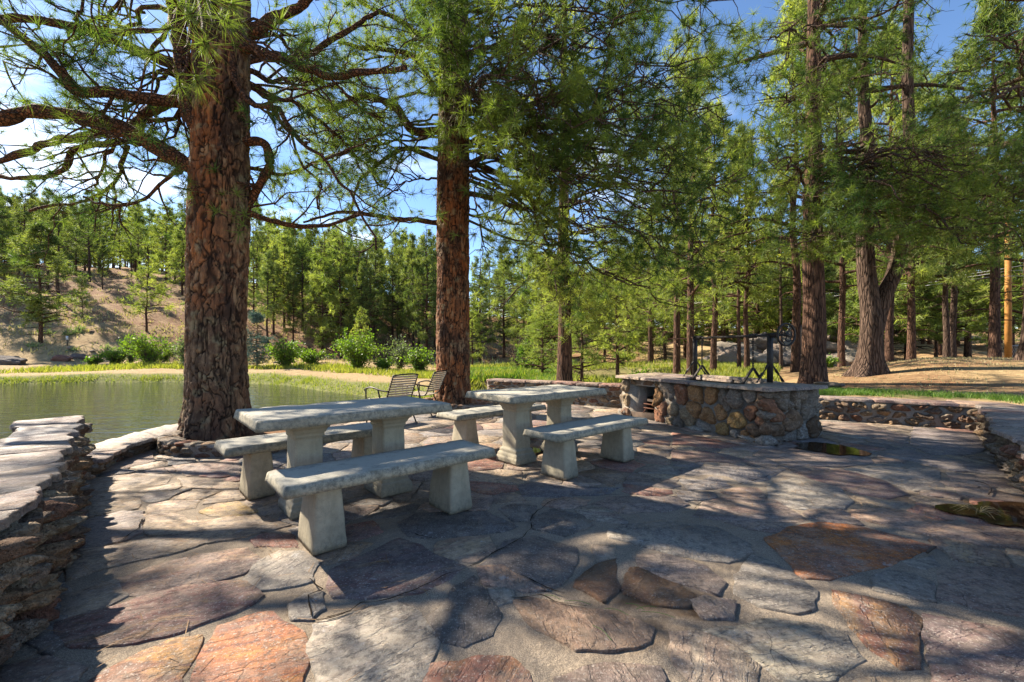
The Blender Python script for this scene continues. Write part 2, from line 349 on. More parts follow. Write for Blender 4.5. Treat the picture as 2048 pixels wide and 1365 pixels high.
def cells(seeds, bound, nn=16):
    S = np.asarray(seeds, float); res = []
    for i, s in enumerate(S):
        d = ((S - s) ** 2).sum(1); poly = list(bound)
        for j in np.argsort(d)[1:nn + 1]:
            m = (S[j] + s) / 2; n = S[j] - s; poly = clip(poly, m, n)
            if len(poly) < 3: break
        res.append(poly if len(poly) >= 3 else None)
    return res
def ring_pts(poly, step, rnd=1):
    p = np.asarray(poly, float)
    for _ in range(rnd):
        q = np.roll(p, -1, 0); p = np.stack([p * .78 + q * .22, p * .22 + q * .78], 1).reshape(-1, 2)
    out = []
    for i in range(len(p)):
        a, b = p[i], p[(i + 1) % len(p)]; k = max(1, int(round(np.linalg.norm(b - a) / step)))
        for t in range(k): out.append(a + (b - a) * t / k)
    return np.array(out)
def stone_wall(mb, mapf, W, H, su, sv, gap=.012, dome=.04, seeds=None, tones=None, seed=0, step=.02, rough=.3, u0=0, v0=0, rnd=2):
    """rubble facing: voronoi stones in the (u, v) rectangle, each a rounded cobble; mapf(u, v, d) gives the world position"""
    g = np.random.default_rng(seed)
    if seeds is None:
        nu, nv = max(1, int(round(W / su))), max(1, int(round(H / sv))); seeds = []
        for j in range(nv):
            for i in range(nu):
                seeds.append(((i + .5 + (j % 2) * .5 - .25 + g.uniform(-.33, .33)) * W / nu, (j + .5 + g.uniform(-.33, .33)) * H / nv))
    S = np.array(seeds, float); sc = np.array([1, su / sv])
    bnd = [(0, 0), (W, 0), (W, H * sc[1]), (0, H * sc[1])]
    for i, poly in enumerate(cells(S * sc, bnd)):
        if poly is None: continue
        poly = np.array(poly) / sc
        r = ring_pts(poly, step, rnd); c = r.mean(0); size = np.sqrt(np.abs(np.prod(r.max(0) - r.min(0))))
        k = len(r)
        if k < 4 or size < .015: continue
        f0 = max(.3, 1 - 2.2 * gap / size); dm = dome * g.uniform(.6, 1.5); tilt = g.normal(0, .12, 2)
        tone = tones[i] if tones else TONES[g.integers(len(TONES))]
        tone = np.array(tone) * g.uniform(.75, 1.2)
        fs = (f0, f0 * .97, f0 * .88, f0 * .68, f0 * .38); ds = (-.6, .35, .8, 1, 1.02); Vs = []
        for f, d in zip(fs, ds):
            q = c + (r - c) * f; dd = dm * d + (((q - c) @ tilt) if d > 0 else 0)
            p3 = np.column_stack([q, np.full(k, i * 1.7)]); wob = fbm(p3 * 14 + seed, 3, 5) * dm * rough * (2.2 if d > 0 else .5)
            q = q + np.column_stack([vnoise(p3 * 30, 3), vnoise(p3 * 30, 9)]) * .10 * min(size, .1)
            Vs.append(mapf(q[:, 0] + u0, q[:, 1] + v0, dd + wob))
        Vs.append(mapf(np.array([c[0] + u0]), np.array([c[1] + v0]), np.array([dm])))
        V = np.vstack(Vs); a = np.arange(k); b = np.roll(a, -1); Q = [np.stack([a + j * k, b + j * k, b + (j + 1) * k, a + (j + 1) * k], 1) for j in range(4)]
        mb.add(V, [np.concatenate(Q), np.stack([a + 4 * k, b + 4 * k, np.full(k, 5 * k)], 1)], tone=tone)
TONES = [(.26, .17, .10), (.31, .20, .11), (.20, .12, .08), (.33, .26, .18), (.23, .10, .065), (.28, .23, .18), (.17, .12, .09), (.36, .28, .18)]
def slab(mb, poly, z, th, g, tone, band=.3, rag=.012, step=.05, wet=0, ang=None, tilt=.004, bev=.006, rnd=0):
    """a ragged flat stone: concave outlines allowed (tessellated)"""
    from mathutils.geometry import tessellate_polygon
    r = ring_pts(poly, step, rnd); k = len(r)
    if k < 5: return
    ar = .5 * np.sum(r[:, 0] * np.roll(r[:, 1], -1) - np.roll(r[:, 0], -1) * r[:, 1])
    if ar < 0: r = r[::-1]
    sd = g.integers(1000); p3 = np.column_stack([r, np.full(k, sd)])
    nrm = np.roll(r, -1, 0) - np.roll(r, 1, 0); nrm = unit(np.column_stack([nrm[:, 1], -nrm[:, 0]]))
    r = r + nrm * (fbm(p3 * 7, 4, 11) * rag)[:, None]
    c = r.mean(0); tx, ty = g.normal(0, tilt, 2)
    def ring(inset, dz): q = r - nrm * inset; return np.column_stack([q, z + dz + (q[:, 0] - c[0]) * tx + (q[:, 1] - c[1]) * ty])
    V = np.vstack([ring(-.002, -th), ring(0, -bev * 1.2), ring(bev, 0)])
    tri = np.array(tessellate_polygon([[Vector((*q, 0)) for q in (r - nrm * bev)]]))
    if len(tri):
        e = r[tri]; cr = (e[:, 1, 0] - e[:, 0, 0]) * (e[:, 2, 1] - e[:, 0, 1]) - (e[:, 1, 1] - e[:, 0, 1]) * (e[:, 2, 0] - e[:, 0, 0])
        tri = np.where((cr < 0)[:, None], tri[:, ::-1], tri) + 2 * k
    a = np.arange(k); b = np.roll(a, -1)
    ang = g.uniform(0, 3.1) if ang is None else ang; ca, sa = math.cos(ang), math.sin(ang)
    crd = np.column_stack([(V[:, 0] * ca + V[:, 1] * sa), (-V[:, 0] * sa + V[:, 1] * ca), V[:, 2] * 6]) + g.uniform(0, 40, 3)
    mb.add(V, [np.concatenate([np.stack([a, b, b + k, a + k], 1), np.stack([a + k, b + k, b + 2 * k, a + 2 * k], 1)]), tri],
           tone=np.array(tone, float), crd=crd, band=float(band), wet=float(wet))
def inpoly(poly, x, y):
    x = np.asarray(x, float); y = np.asarray(y, float); r = np.zeros(x.shape, bool); n = len(poly)
    for i in range(n):
        (x1, y1), (x2, y2) = poly[i], poly[(i + 1) % n]
        if y1 == y2: continue
        r ^= ((y1 > y) != (y2 > y)) & (x < (x2 - x1) * (y - y1) / (y2 - y1) + x1)
    return r
def pdist(poly, x, y, closed=True):
    x = np.asarray(x, float); y = np.asarray(y, float); d = np.full(x.shape, 1e9); n = len(poly)
    for i in range(n if closed else n - 1):
        a = np.array(poly[i]); b = np.array(poly[(i + 1) % n]); ab = b - a; t = np.clip(((x - a[0]) * ab[0] + (y - a[1]) * ab[1]) / (ab @ ab + 1e-9), 0, 1)
        d = np.minimum(d, np.hypot(x - a[0] - t * ab[0], y - a[1] - t * ab[1]))
    return d
def sdist(poly, x, y): return pdist(poly, x, y) * np.where(inpoly(poly, x, y), -1, 1)

# ---------------------------------------------------------------- terrain, water
WZ = -.38
PAT = [(-4.45, 4.3), (-4.75, 5.0), (-4.75, 6.0), (-4.5, 6.7), (-3.3, 7.3), (-2.5, 7.9), (-2.1, 8.9), (-1.6, 9.6), (-.75, 10.85), (2.3, 9.25), (3.3, 9.3), (5.3, 7.75),
       (7.15, 6.7), (7.2, 6.2), (4.9, 3.6), (2.2, .8), (1.4, -2), (-1.6, -2), (-1.75, .4), (-1.95, 1.0), (-2.3, 1.5)]
POND = [(-4.75, 4.5), (-4.95, 5.2), (-5.0, 6.1), (-4.6, 7.0), (-3.5, 7.7), (-2.8, 8.3), (-2.35, 9.3), (-2.2, 10.3), (-2.7, 11.8), (-3.6, 13.4), (-5.1, 14.9), (-7.4, 16.7), (-9.6, 19.0), (-12.5, 20.6), (-16, 21.4), (-20, 21.0),
        (-25, 18.8), (-23, 13.5), (-15, 9.2), (-9, 5.2), (-6, 3.2), (-4.3, 3.0), (-4.3, 3.6)]
CRK1 = [(-1.0, 11.6), (-1.45, 13.5), (-1.9, 17.3), (-.9, 18.6), (.3, 18.0), (.2, 14), (-.1, 11.9)]
CRK2 = [(3.3, 17.5), (3.7, 24), (4.4, 28.5), (8.0, 28.5), (9.0, 24), (6.8, 19), (5.0, 16.5)]
def zland(x, y, detail=True):
    x = np.asarray(x, float); y = np.asarray(y, float)
    a = x / np.maximum(y, 9)
    cap = np.interp(a, [-1.6, -1.2, -1, -.75, -.55, -.3, -.1, .1, .3, .6, 1.2], [30, 29, 26, 24, 19, 18, 13, 10, 9, 9, 8])
    y0 = np.interp(a, [-1.6, -1, -.6, -.3, 0, .3, 1.2], [24, 31, 37, 41, 43, 42, 38])
    s = np.interp(a, [-1.2, -.9, -.5, -.3, 0, .4, 1.2], [.50, .52, .46, .44, .28, .16, .16])
    z = -.02 + cap * (1 - np.exp(-np.maximum(0, y - y0) * s / cap)) + .35 * sst(22, 32, y) * (a < -.3)
    wr = sst(.52, .72, a) * sst(-1, 4, y); d = sdist(PAT, x, y)
    mound = .36 + .52 * sst(2.5, 10, d) * sst(.7, 1.0, a) - .5 * sst(14, 26, d)
    z = z * (1 - wr) + np.maximum(mound, z) * wr
    z = z + .08 * sst(.2, .6, a) * (1 - wr)
    if detail:
        p = np.stack([x * .25, y * .25, x * 0], -1); far = sst(14, 60, y)
        z = z + fbm(p, 4, 3) * (.03 + .55 * far)
        z = z - .25 * far * np.maximum(0, vnoise(p * 2.3, 8))
    for poly in (POND, CRK1, CRK2):
        dd = sdist(poly, x, y); z = np.where(dd < 1.2, WZ - .5 + (z - WZ + .5) * sst(-1.4, 1.2, dd) ** .8, z)
    z = np.where(d < .05, -.30, np.where(d < .45, -.30 + (z + .30) * sst(.05, .25, d), z))
    z = np.where((d < .5) & (d > .02) & (wr > .5), .33, z)
    return z
def axis(lo, hi, c, fine, g):
    r = [c]; st = fine
    while r[-1] < hi: r.append(r[-1] + st); st = max(fine, fine + g * (r[-1] - c - 6)) 
    l = [c]; st = fine
    while l[-1] > lo: l.append(l[-1] - st); st = max(fine, fine + g * (c - l[-1] - 6))
    return np.array(l[::-1][:-1] + r)
gx = axis(-330, 330, 0, .16, .024); gy = axis(-60, 520, 9, .16, .024)
X, Yg = np.meshgrid(gx, gy); Z = zland(X, Yg); nx_, ny_ = len(gx), len(gy)
idx = np.arange(nx_ * ny_).reshape(ny_, nx_)
Q = np.stack([idx[:-1, :-1], idx[:-1, 1:], idx[1:, 1:], idx[1:, :-1]], -1).reshape(-1, 4)
dp = pdist(POND, X, Yg); A_ = X / np.maximum(Yg, 9)
green = .8 * np.exp(-(np.minimum(dp, 99) / .9) ** 2) + .35 * sst(8, 14, Yg) * (1 - sst(33, 40, Yg)) * (A_ < .5) + .25 * np.exp(-((A_ - .25) / .25) ** 2) * (1 - sst(30, 50, Yg))
dpat = sdist(PAT, X, Yg); green += .62 * ((A_ > .5) & (Yg > 3)) * np.exp(-((dpat - 1.3) / .9) ** 2)
litter = sst(30, 42, Yg) * (A_ < .3) * .5 + .35 * ((A_ > .5) & (dpat > 2))
go = mk('ground', np.column_stack([X.ravel(), Yg.ravel(), Z.ravel()]), [Q], M['ground'], None, {'green': green.ravel(), 'litter': litter.ravel()})
tag(go, kind='structure')
def sheet(name, poly, z, mat):
    from mathutils.geometry import tessellate_polygon
    t = tessellate_polygon([[Vector((*q, 0)) for q in poly]]); t = [list(x) for x in t]
    V = [(*q, z) for q in poly]
    o = mk(name, V, [[i for i in (f if Vector((V[f[1]][0] - V[f[0]][0], V[f[1]][1] - V[f[0]][1], 0)).cross(Vector((V[f[2]][0] - V[f[0]][0], V[f[2]][1] - V[f[0]][1], 0))).z > 0 else f[::-1])] for f in t], mat, smooth=False)
    return tag(o, kind='structure')
sheet('pond_water', [(-60, -10), (-2, -10), (-2, 24), (-60, 24)], WZ, M['pond'])
sheet('creek_pool', [(-2, 10.9), (1.6, 10.9), (1.6, 20), (-2, 20)], WZ, M['pond'])
sheet('creek_water', [(2, 15), (11, 15), (11, 31), (2, 31)], WZ, M['creek'])
# ---------------------------------------------------------------- patio paving
c1 = lambda L: [G(x * .3993, 820 + y * .3993) for x, y in L]
c2 = lambda L: [G(650 + x * .3993, 820 + y * .3993) for x, y in L]
c3 = lambda L: [G(1348 + x * .3993, 820 + y * .3993) for x, y in L]
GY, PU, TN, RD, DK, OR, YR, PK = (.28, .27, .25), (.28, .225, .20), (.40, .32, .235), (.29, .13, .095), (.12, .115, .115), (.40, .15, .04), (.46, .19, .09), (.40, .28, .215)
ST = [  # outline on the ground, tone, banding, wet stain, band direction
 (c1([(985, 1480), (1030, 1240), (1110, 1100), (1290, 1040), (1365, 1035), (1420, 1080), (1500, 1130), (1525, 1250), (1520, 1330), (1490, 1480)]), YR, 1, 0, .25),
 (c1([(400, 1400), (560, 1310), (720, 1240), (850, 1180), (990, 1150), (960, 1230), (915, 1320), (890, 1470), (500, 1500)]), (.40, .22, .08), 1, 0, .3),
 (c1([(320, 1075), (480, 1020), (700, 960), (900, 900), (1100, 880), (1200, 885), (1300, 940), (1240, 985), (1050, 1050), (900, 1110), (700, 1160), (500, 1190), (400, 1180), (340, 1140)]), (.27, .17, .155), 1, 0, .35),
 (c1([(600, 850), (780, 790), (1000, 740), (1230, 700), (1280, 760), (1200, 830), (1000, 880), (760, 930), (640, 930)]), PK, .7, 0, .3),
 (c1([(1290, 790), (1400, 720), (1500, 720), (1570, 780), (1555, 860), (1400, 895), (1260, 890), (1240, 850)]), GY, .1, 0, None),
 (c1([(1260, 660), (1330, 630), (1460, 640), (1490, 700), (1400, 695), (1290, 690)]), RD, .6, 0, None),
 (c1([(390, 720), (620, 680), (830, 645), (1000, 645), (1040, 665), (900, 715), (700, 755), (500, 805), (370, 850), (350, 790)]), TN, .3, 0, .4),
 (c1([(430, 560), (600, 520), (715, 520), (700, 620), (610, 660), (400, 710), (375, 690), (410, 600)]), PU, .3, 0, .4),
 (c1([(730, 535), (900, 525), (980, 565), (1180, 545), (1290, 545), (1380, 565), (1440, 585), (1280, 620), (1040, 670), (900, 635), (740, 630)]), TN, .3, 0, .3),
 (c1([(460, 440), (620, 400), (700, 440), (690, 500), (450, 540)]), TN, .2, 0, None),
 (c1([(1020, 515), (1100, 480), (1190, 470), (1280, 515), (1200, 540), (1070, 538)]), (.42, .30, .10), .5, 0, None),
 (c1([(480, 345), (700, 325), (850, 335), (830, 380), (640, 398), (460, 420)]), TN, .2, 0, .2),
 (c1([(445, 268), (600, 235), (750, 218), (765, 262), (620, 298), (440, 325)]), PK, .3, 0, .2),
 (c1([(870, 285), (1000, 272), (1190, 262), (1190, 325), (1100, 315), (950, 332)]), PK, .6, 0, None),
 (c1([(900, 350), (1050, 352), (1190, 372), (1185, 400), (950, 395)]), TN, .3, 0, None),
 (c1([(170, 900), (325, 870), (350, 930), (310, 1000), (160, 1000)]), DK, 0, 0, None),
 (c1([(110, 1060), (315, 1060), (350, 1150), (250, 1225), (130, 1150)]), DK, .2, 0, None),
 (c1([(20, 1300), (250, 1250), (400, 1310), (380, 1370), (200, 1450), (0, 1450)]), PU, .4, 0, .3),
 (c1([(310, 945), (560, 870), (620, 940), (500, 1000), (330, 1045)]), TN, .3, 0, .4),
 (c1([(1455, 990), (1530, 945), (1605, 935), (1615, 1000), (1560, 1050), (1475, 1045)]), GY, .1, 0, None),
 ([G(*q) for q in [(630, 1256), (700, 1233), (790, 1212), (832, 1238), (868, 1290), (845, 1345), (800, 1420), (642, 1420), (632, 1300)]], (.38, .36, .33), .15, 0, None),
 (c2([(35, 805), (200, 735), (370, 655), (480, 695), (560, 745), (690, 790), (605, 855), (450, 925), (200, 935), (65, 935), (45, 870)]), (.19, .14, .14), .7, 0, .5),
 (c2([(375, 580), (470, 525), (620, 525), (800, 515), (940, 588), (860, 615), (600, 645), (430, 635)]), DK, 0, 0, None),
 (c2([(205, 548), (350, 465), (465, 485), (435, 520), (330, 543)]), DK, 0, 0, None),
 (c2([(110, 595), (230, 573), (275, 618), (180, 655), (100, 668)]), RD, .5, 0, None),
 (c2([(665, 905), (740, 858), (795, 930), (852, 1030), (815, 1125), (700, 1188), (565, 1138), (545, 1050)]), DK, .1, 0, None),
 (c2([(850, 740), (905, 665), (1050, 645), (1245, 703), (1245, 770), (1178, 875), (1110, 900), (970, 825), (790, 785)]), (.14, .125, .125), 0, 0, None),
 (c2([(780, 800), (890, 796), (985, 852), (1090, 908), (1000, 908), (830, 876)]), PK, .4, 0, None),
 (c2([(812, 908), (925, 912), (912, 958), (862, 985)]), GY, 0, 0, None),
 (c2([(1270, 860), (1380, 773), (1458, 755), (1466, 900), (1400, 960), (1265, 888)]), (.26, .15, .08), .3, .9, None),
 (c2([(1485, 900), (1532, 803), (1600, 803), (1753, 880), (1880, 955), (1800, 985), (1650, 970), (1505, 926)]), (.24, .14, .08), .3, .9, None),
 (c2([(1575, 738), (1700, 735), (1900, 792), (1985, 868), (1945, 920), (1753, 865), (1600, 800)]), PU, .1, 0, None),
 (c2([(1352, 692), (1448, 692), (1438, 738), (1372, 758)]), TN, 0, 0, None),
 (c2([(1435, 610), (1550, 583), (1753, 573), (1950, 603), (2115, 682), (2125, 718), (1995, 765), (1753, 733), (1610, 695), (1445, 648)]), GY, .05, 0, None),
 (c2([(945, 965), (1060, 955), (1330, 1015), (1500, 1045), (1630, 1102), (1595, 1165), (1430, 1195), (1250, 1205), (1135, 1125), (1045, 1085)]), (.33, .24, .19), .3, .55, None),
 (c2([(415, 1345), (560, 1292), (760, 1262), (900, 1258), (995, 1322), (1030, 1430), (430, 1450)]), RD, .7, 0, 1.2),
 (c2([(1175, 1352), (1400, 1315), (1650, 1305), (1695, 1365), (1690, 1450), (1160, 1450)]), PU, .3, .3, None),
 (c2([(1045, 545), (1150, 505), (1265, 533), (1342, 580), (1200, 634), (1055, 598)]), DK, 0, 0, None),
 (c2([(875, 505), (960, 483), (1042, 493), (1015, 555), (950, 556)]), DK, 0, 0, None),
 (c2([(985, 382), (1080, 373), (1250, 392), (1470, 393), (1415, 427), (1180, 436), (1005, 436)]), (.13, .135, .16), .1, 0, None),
 (c2([(1350, 478), (1430, 445), (1753, 444), (1800, 478), (1700, 515), (1500, 520)]), PU, .2, 0, None),
 (c3([(475, 652), (600, 603), (730, 573), (880, 583), (1000, 613), (1285, 690), (1255, 708), (1150, 738), (1065, 778), (880, 828), (780, 852), (655, 846), (562, 757)]), (.44, .16, .035), .35, 0, .1),
 (c3([(400, 745), (470, 765), (620, 853), (695, 912), (703, 995), (600, 1008), (425, 975), (325, 918), (335, 840)]), GY, .05, 0, None),
 (c3([(805, 922), (960, 953), (1150, 1003), (1215, 1062), (1220, 1285), (1122, 1283), (1003, 1205), (905, 1088), (815, 978)]), (.29, .16, .08), .9, 0, 1.0),
 (c3([(1005, 843), (1080, 818), (1205, 833), (1265, 872), (1280, 953), (1150, 935), (1013, 908)]), GY, .1, 0, None),
 (c3([(1355, 833), (1450, 805), (1753, 805), (1900, 850), (1900, 1070), (1753, 1032), (1500, 993), (1318, 945), (1365, 900)]), PU, .2, 0, .1),
 (c3([(1275, 1045), (1500, 1082), (1753, 1132), (2000, 1180), (2000, 1400), (1753, 1450), (1318, 1395), (1295, 1250)]), (.25, .18, .17), .5, 0, .2),
 (c3([(175, 1123), (450, 1085), (700, 1075), (845, 1132), (922, 1258), (760, 1333), (570, 1358), (425, 1256), (305, 1168)]), (.36, .34, .29), .2, 0, .2),
 (c3([(0, 1135), (150, 1135), (320, 1202), (430, 1285), (395, 1400), (150, 1400), (40, 1280)]), (.33, .29, .25), .3, 0, None),
 (c3([(105, 540), (162, 473), (260, 443), (500, 463), (670, 560), (595, 568), (527, 620), (380, 597), (222, 557)]), PU, .5, 0, .1),
 (c3([(475, 392), (600, 345), (800, 385), (890, 460), (845, 495), (620, 497), (485, 470)]), GY, .1, 0, None),
 (c3([(610, 322), (830, 303), (1050, 362), (1160, 428), (1050, 445), (900, 416), (722, 358)]), (.28, .17, .16), .9, 0, .1),
 (c3([(860, 300), (1000, 283), (1200, 273), (1325, 312), (1335, 397), (1200, 410), (1005, 338)]), GY, .2, 0, None),
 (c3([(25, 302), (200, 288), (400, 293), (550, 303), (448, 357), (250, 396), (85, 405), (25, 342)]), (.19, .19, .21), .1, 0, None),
 (c3([(905, 513), (1100, 504), (1300, 562), (1500, 582), (1753, 622), (1753, 695), (1500, 675), (1300, 635), (1050, 576), (925, 548)]), PK, .3, 0, .1),
 (c3([(1412, 402), (1560, 400), (1753, 448), (1753, 470), (1600, 452), (1440, 432)]), PU, .2, 0, None),
 (c3([(605, 192), (740, 204), (950, 235), (995, 268), (850, 286), (600, 286), (405, 228), (455, 200)]), PU, .2, 0, .1),
 (c3([(745, 62), (950, 73), (1170, 132), (1150, 160), (900, 130), (760, 112)]), PU, .4, 0, .1),
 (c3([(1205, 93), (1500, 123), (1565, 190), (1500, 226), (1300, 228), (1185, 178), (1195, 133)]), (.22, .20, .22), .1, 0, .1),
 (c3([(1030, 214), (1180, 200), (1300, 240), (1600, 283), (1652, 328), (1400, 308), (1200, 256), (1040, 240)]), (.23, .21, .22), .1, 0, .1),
 (c3([(1365, 317), (1650, 345), (1715, 398), (1560, 388), (1400, 362)]), PU, .3, 0, .1),
 (c3([(0, 120), (150, 142), (325, 180), (250, 196), (0, 176)]), RD, .3, 0, None),
 (c3([(0, 205), (220, 223), (375, 260), (300, 267), (0, 256)]), (.22, .14, .13), .4, 0, None),
 (c3([(115, 972), (170, 955), (285, 972), (265, 1035), (155, 1037)]), PU, .1, 0, None),
 (c3([(1175, 772), (1288, 743), (1315, 790), (1278, 815), (1200, 788)]), GY, 0, 0, None),
]
WALL_IN = [(-4.38, 4.32), (-3.45, 3.33), (-2.42, 2.22), (-2.0, 1.75), (-1.78, 1.35), (-1.62, .95), (-1.5, .3), (-1.5, -1.6)]
g0 = np.random.default_rng(3)
FLOOR = [(-4.3, 4.0), (-4.4, 5.2), (-4.3, 6.6), (-3.0, 7.2), (-2.2, 7.9), (-1.8, 9.0), (-.8, 10.6), (2.2, 9.1), (3.3, 8.6), (5.3, 7.45), (6.95, 6.45), (4.5, 3.7), (1.9, .6), (1.2, -1.8), (-1.5, -1.8), (-1.55, .3), (-1.85, 1.3), (-2.5, 2.2)]
pv = MB()
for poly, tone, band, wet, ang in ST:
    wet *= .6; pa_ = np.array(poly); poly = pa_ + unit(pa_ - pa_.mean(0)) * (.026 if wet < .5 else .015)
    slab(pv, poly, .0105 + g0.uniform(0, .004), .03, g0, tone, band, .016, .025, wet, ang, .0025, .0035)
bp = [q for s_ in ST for q in ring_pts(s_[0], .07, 0)]; BP = np.array(bp)
seeds = []
for _ in range(24000):
    q = np.array([g0.uniform(-5, 7.5), g0.uniform(-1.8, 11)])
    if not inpoly(FLOOR, *q): continue
    if any(inpoly(s_[0], *q) for s_ in ST): continue
    db = np.min(((BP - q) ** 2).sum(1)) ** .5; dm = .24 if db < .3 else .40
    if db < (.12 if q[1] < 3.6 else .08): continue
    if seeds and np.min(((np.array(seeds) - q) ** 2).sum(1)) ** .5 < (dm if q[1] < 6 else .48): continue
    seeds.append(tuple(q))
SS = np.array(seeds)
FT = [GY, PU, TN, TN, PK, RD, DK, PU, TN, (.30, .22, .15), (.2, .19, .2)]
for i, q in enumerate(SS):
    poly = [(q[0] - .6, q[1] - .6), (q[0] + .6, q[1] - .6), (q[0] + .6, q[1] + .6), (q[0] - .6, q[1] + .6)]
    d = ((SS - q) ** 2).sum(1)
    for j in np.argsort(d)[1:14]: poly = clip(poly, (SS[j] + q) / 2, SS[j] - q)
    d = ((BP - q) ** 2).sum(1)
    for j in np.argsort(d)[:60]:
        if d[j] > 1.2 or len(poly) < 3: break
        n = BP[j] - q; L = np.linalg.norm(n); poly = clip(poly, BP[j] - n / L * .020, n)
    if len(poly) < 3: continue
    p = np.array(poly); c = p.mean(0); size = np.sqrt(np.prod(p.max(0) - p.min(0)))
    if size < .13: continue
    p = c + (p - c) * (1 - min(.3, .022 / size + g0.choice([.0, .01, .05])))
    slab(pv, p, .010 + g0.uniform(-.001, .005), .03, g0, np.array(FT[g0.integers(len(FT))]) * g0.uniform(.85, 1.15), g0.choice([.1, .3, .6]), .022, .03, 0, None, .0025, .0035)
po = pv.build('patio_paving', M['flag']); tag(po, kind='structure')
# mortar bed
mx_, my_ = np.meshgrid(np.arange(-5, 7.6, .05), np.arange(-2, 11.4, .05)); ins = sdist(PAT, mx_, my_) < -.02
mz = .004 + .006 * fbm(np.stack([mx_ * 3, my_ * 3, mx_ * 0], -1), 3, 21)
for (cx, cy, rx, ry, dz) in ((*G(1310, 1190), .42, .16, .005), (*G(1250, 1270), .3, .2, .003)): mz -= dz * np.exp(-(((mx_ - cx) / rx) ** 2 + ((my_ - cy) / ry) ** 2))
mwet = np.zeros(mx_.shape)
for (cx, cy, rx, ry) in ((*G(1300, 1195), .32, .13), (*G(1230, 1262), .30, .12), (*G(1380, 1222), .2, .08), (*G(1640, 900), .45, .25), (*G(1860, 1000), .35, .16), (*G(1990, 1015), .5, .25), (*G(1075, 905), .2, .2)): mwet = np.maximum(mwet, np.exp(-(((mx_ - cx) / rx) ** 2 + ((my_ - cy) / ry) ** 2) ** 1.5) * .95)
ii = np.arange(mx_.size).reshape(mx_.shape); qd = np.stack([ii[:-1, :-1], ii[:-1, 1:], ii[1:, 1:], ii[1:, :-1]], -1).reshape(-1, 4)
keep = (ins[:-1, :-1] & ins[:-1, 1:] & ins[1:, 1:] & ins[1:, :-1]).ravel(); qd = qd[keep]; us, inv = np.unique(qd, return_inverse=True)
mo = mk('patio_mortar', np.column_stack([mx_.ravel(), my_.ravel(), mz.ravel()])[us], [inv.reshape(-1, 4)], M['mortar'], None, {'wet': mwet.ravel()[us]}); tag(mo, kind='structure')
# long open cracks as dark strips, their inner shade put into the colour
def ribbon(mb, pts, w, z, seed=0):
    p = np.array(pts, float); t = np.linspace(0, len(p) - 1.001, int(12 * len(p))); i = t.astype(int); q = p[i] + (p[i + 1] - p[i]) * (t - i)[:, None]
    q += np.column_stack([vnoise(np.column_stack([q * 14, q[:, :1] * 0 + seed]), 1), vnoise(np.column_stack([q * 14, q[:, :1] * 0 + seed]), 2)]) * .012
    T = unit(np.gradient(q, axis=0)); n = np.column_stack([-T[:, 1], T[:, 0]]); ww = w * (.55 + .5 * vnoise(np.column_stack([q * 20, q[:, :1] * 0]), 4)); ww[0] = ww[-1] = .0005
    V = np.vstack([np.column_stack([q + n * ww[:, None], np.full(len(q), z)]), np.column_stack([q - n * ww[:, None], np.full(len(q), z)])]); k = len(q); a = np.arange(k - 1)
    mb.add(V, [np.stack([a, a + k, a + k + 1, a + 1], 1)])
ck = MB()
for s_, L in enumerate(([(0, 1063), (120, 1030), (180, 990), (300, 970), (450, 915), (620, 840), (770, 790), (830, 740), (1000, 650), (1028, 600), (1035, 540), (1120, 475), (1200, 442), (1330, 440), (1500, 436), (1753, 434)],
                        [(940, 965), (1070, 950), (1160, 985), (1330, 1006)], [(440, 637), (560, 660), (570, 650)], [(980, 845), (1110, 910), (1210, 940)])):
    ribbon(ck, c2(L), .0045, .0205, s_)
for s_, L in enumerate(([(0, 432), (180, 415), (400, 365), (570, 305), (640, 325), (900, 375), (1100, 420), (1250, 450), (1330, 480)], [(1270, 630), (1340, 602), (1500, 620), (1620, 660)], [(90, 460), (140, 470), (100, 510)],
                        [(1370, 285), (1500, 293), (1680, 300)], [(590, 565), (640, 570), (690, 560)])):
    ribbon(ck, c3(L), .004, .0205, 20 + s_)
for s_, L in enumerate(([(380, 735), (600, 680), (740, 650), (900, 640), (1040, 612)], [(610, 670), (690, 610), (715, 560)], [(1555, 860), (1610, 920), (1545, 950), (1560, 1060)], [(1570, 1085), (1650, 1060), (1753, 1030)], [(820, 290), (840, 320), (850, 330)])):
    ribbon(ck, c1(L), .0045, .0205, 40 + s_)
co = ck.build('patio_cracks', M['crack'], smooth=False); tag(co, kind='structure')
def puddle(name, poly, z):
    p = ring_pts(poly, .05, 2); c = p.mean(0); p = p + unit(p - c) * (fbm(np.column_stack([p * 6, p[:, :1] * 0]), 4, 5) * .09)[:, None]
    return sheet(name, [tuple(q) for q in p], z, M['puddle'])
puddle('puddle', c3([(590, 180), (680, 162), (830, 190), (960, 212), (995, 243), (850, 236), (650, 203)]), .0225)
puddle('puddle', c3([(1330, 482), (1480, 478), (1600, 482), (1753, 478), (1950, 520), (1950, 640), (1753, 604), (1500, 563), (1370, 525)]), .0225)
puddle('puddle', c2([(1010, 190), (1080, 205), (1060, 250), (1000, 225)]), .0225)
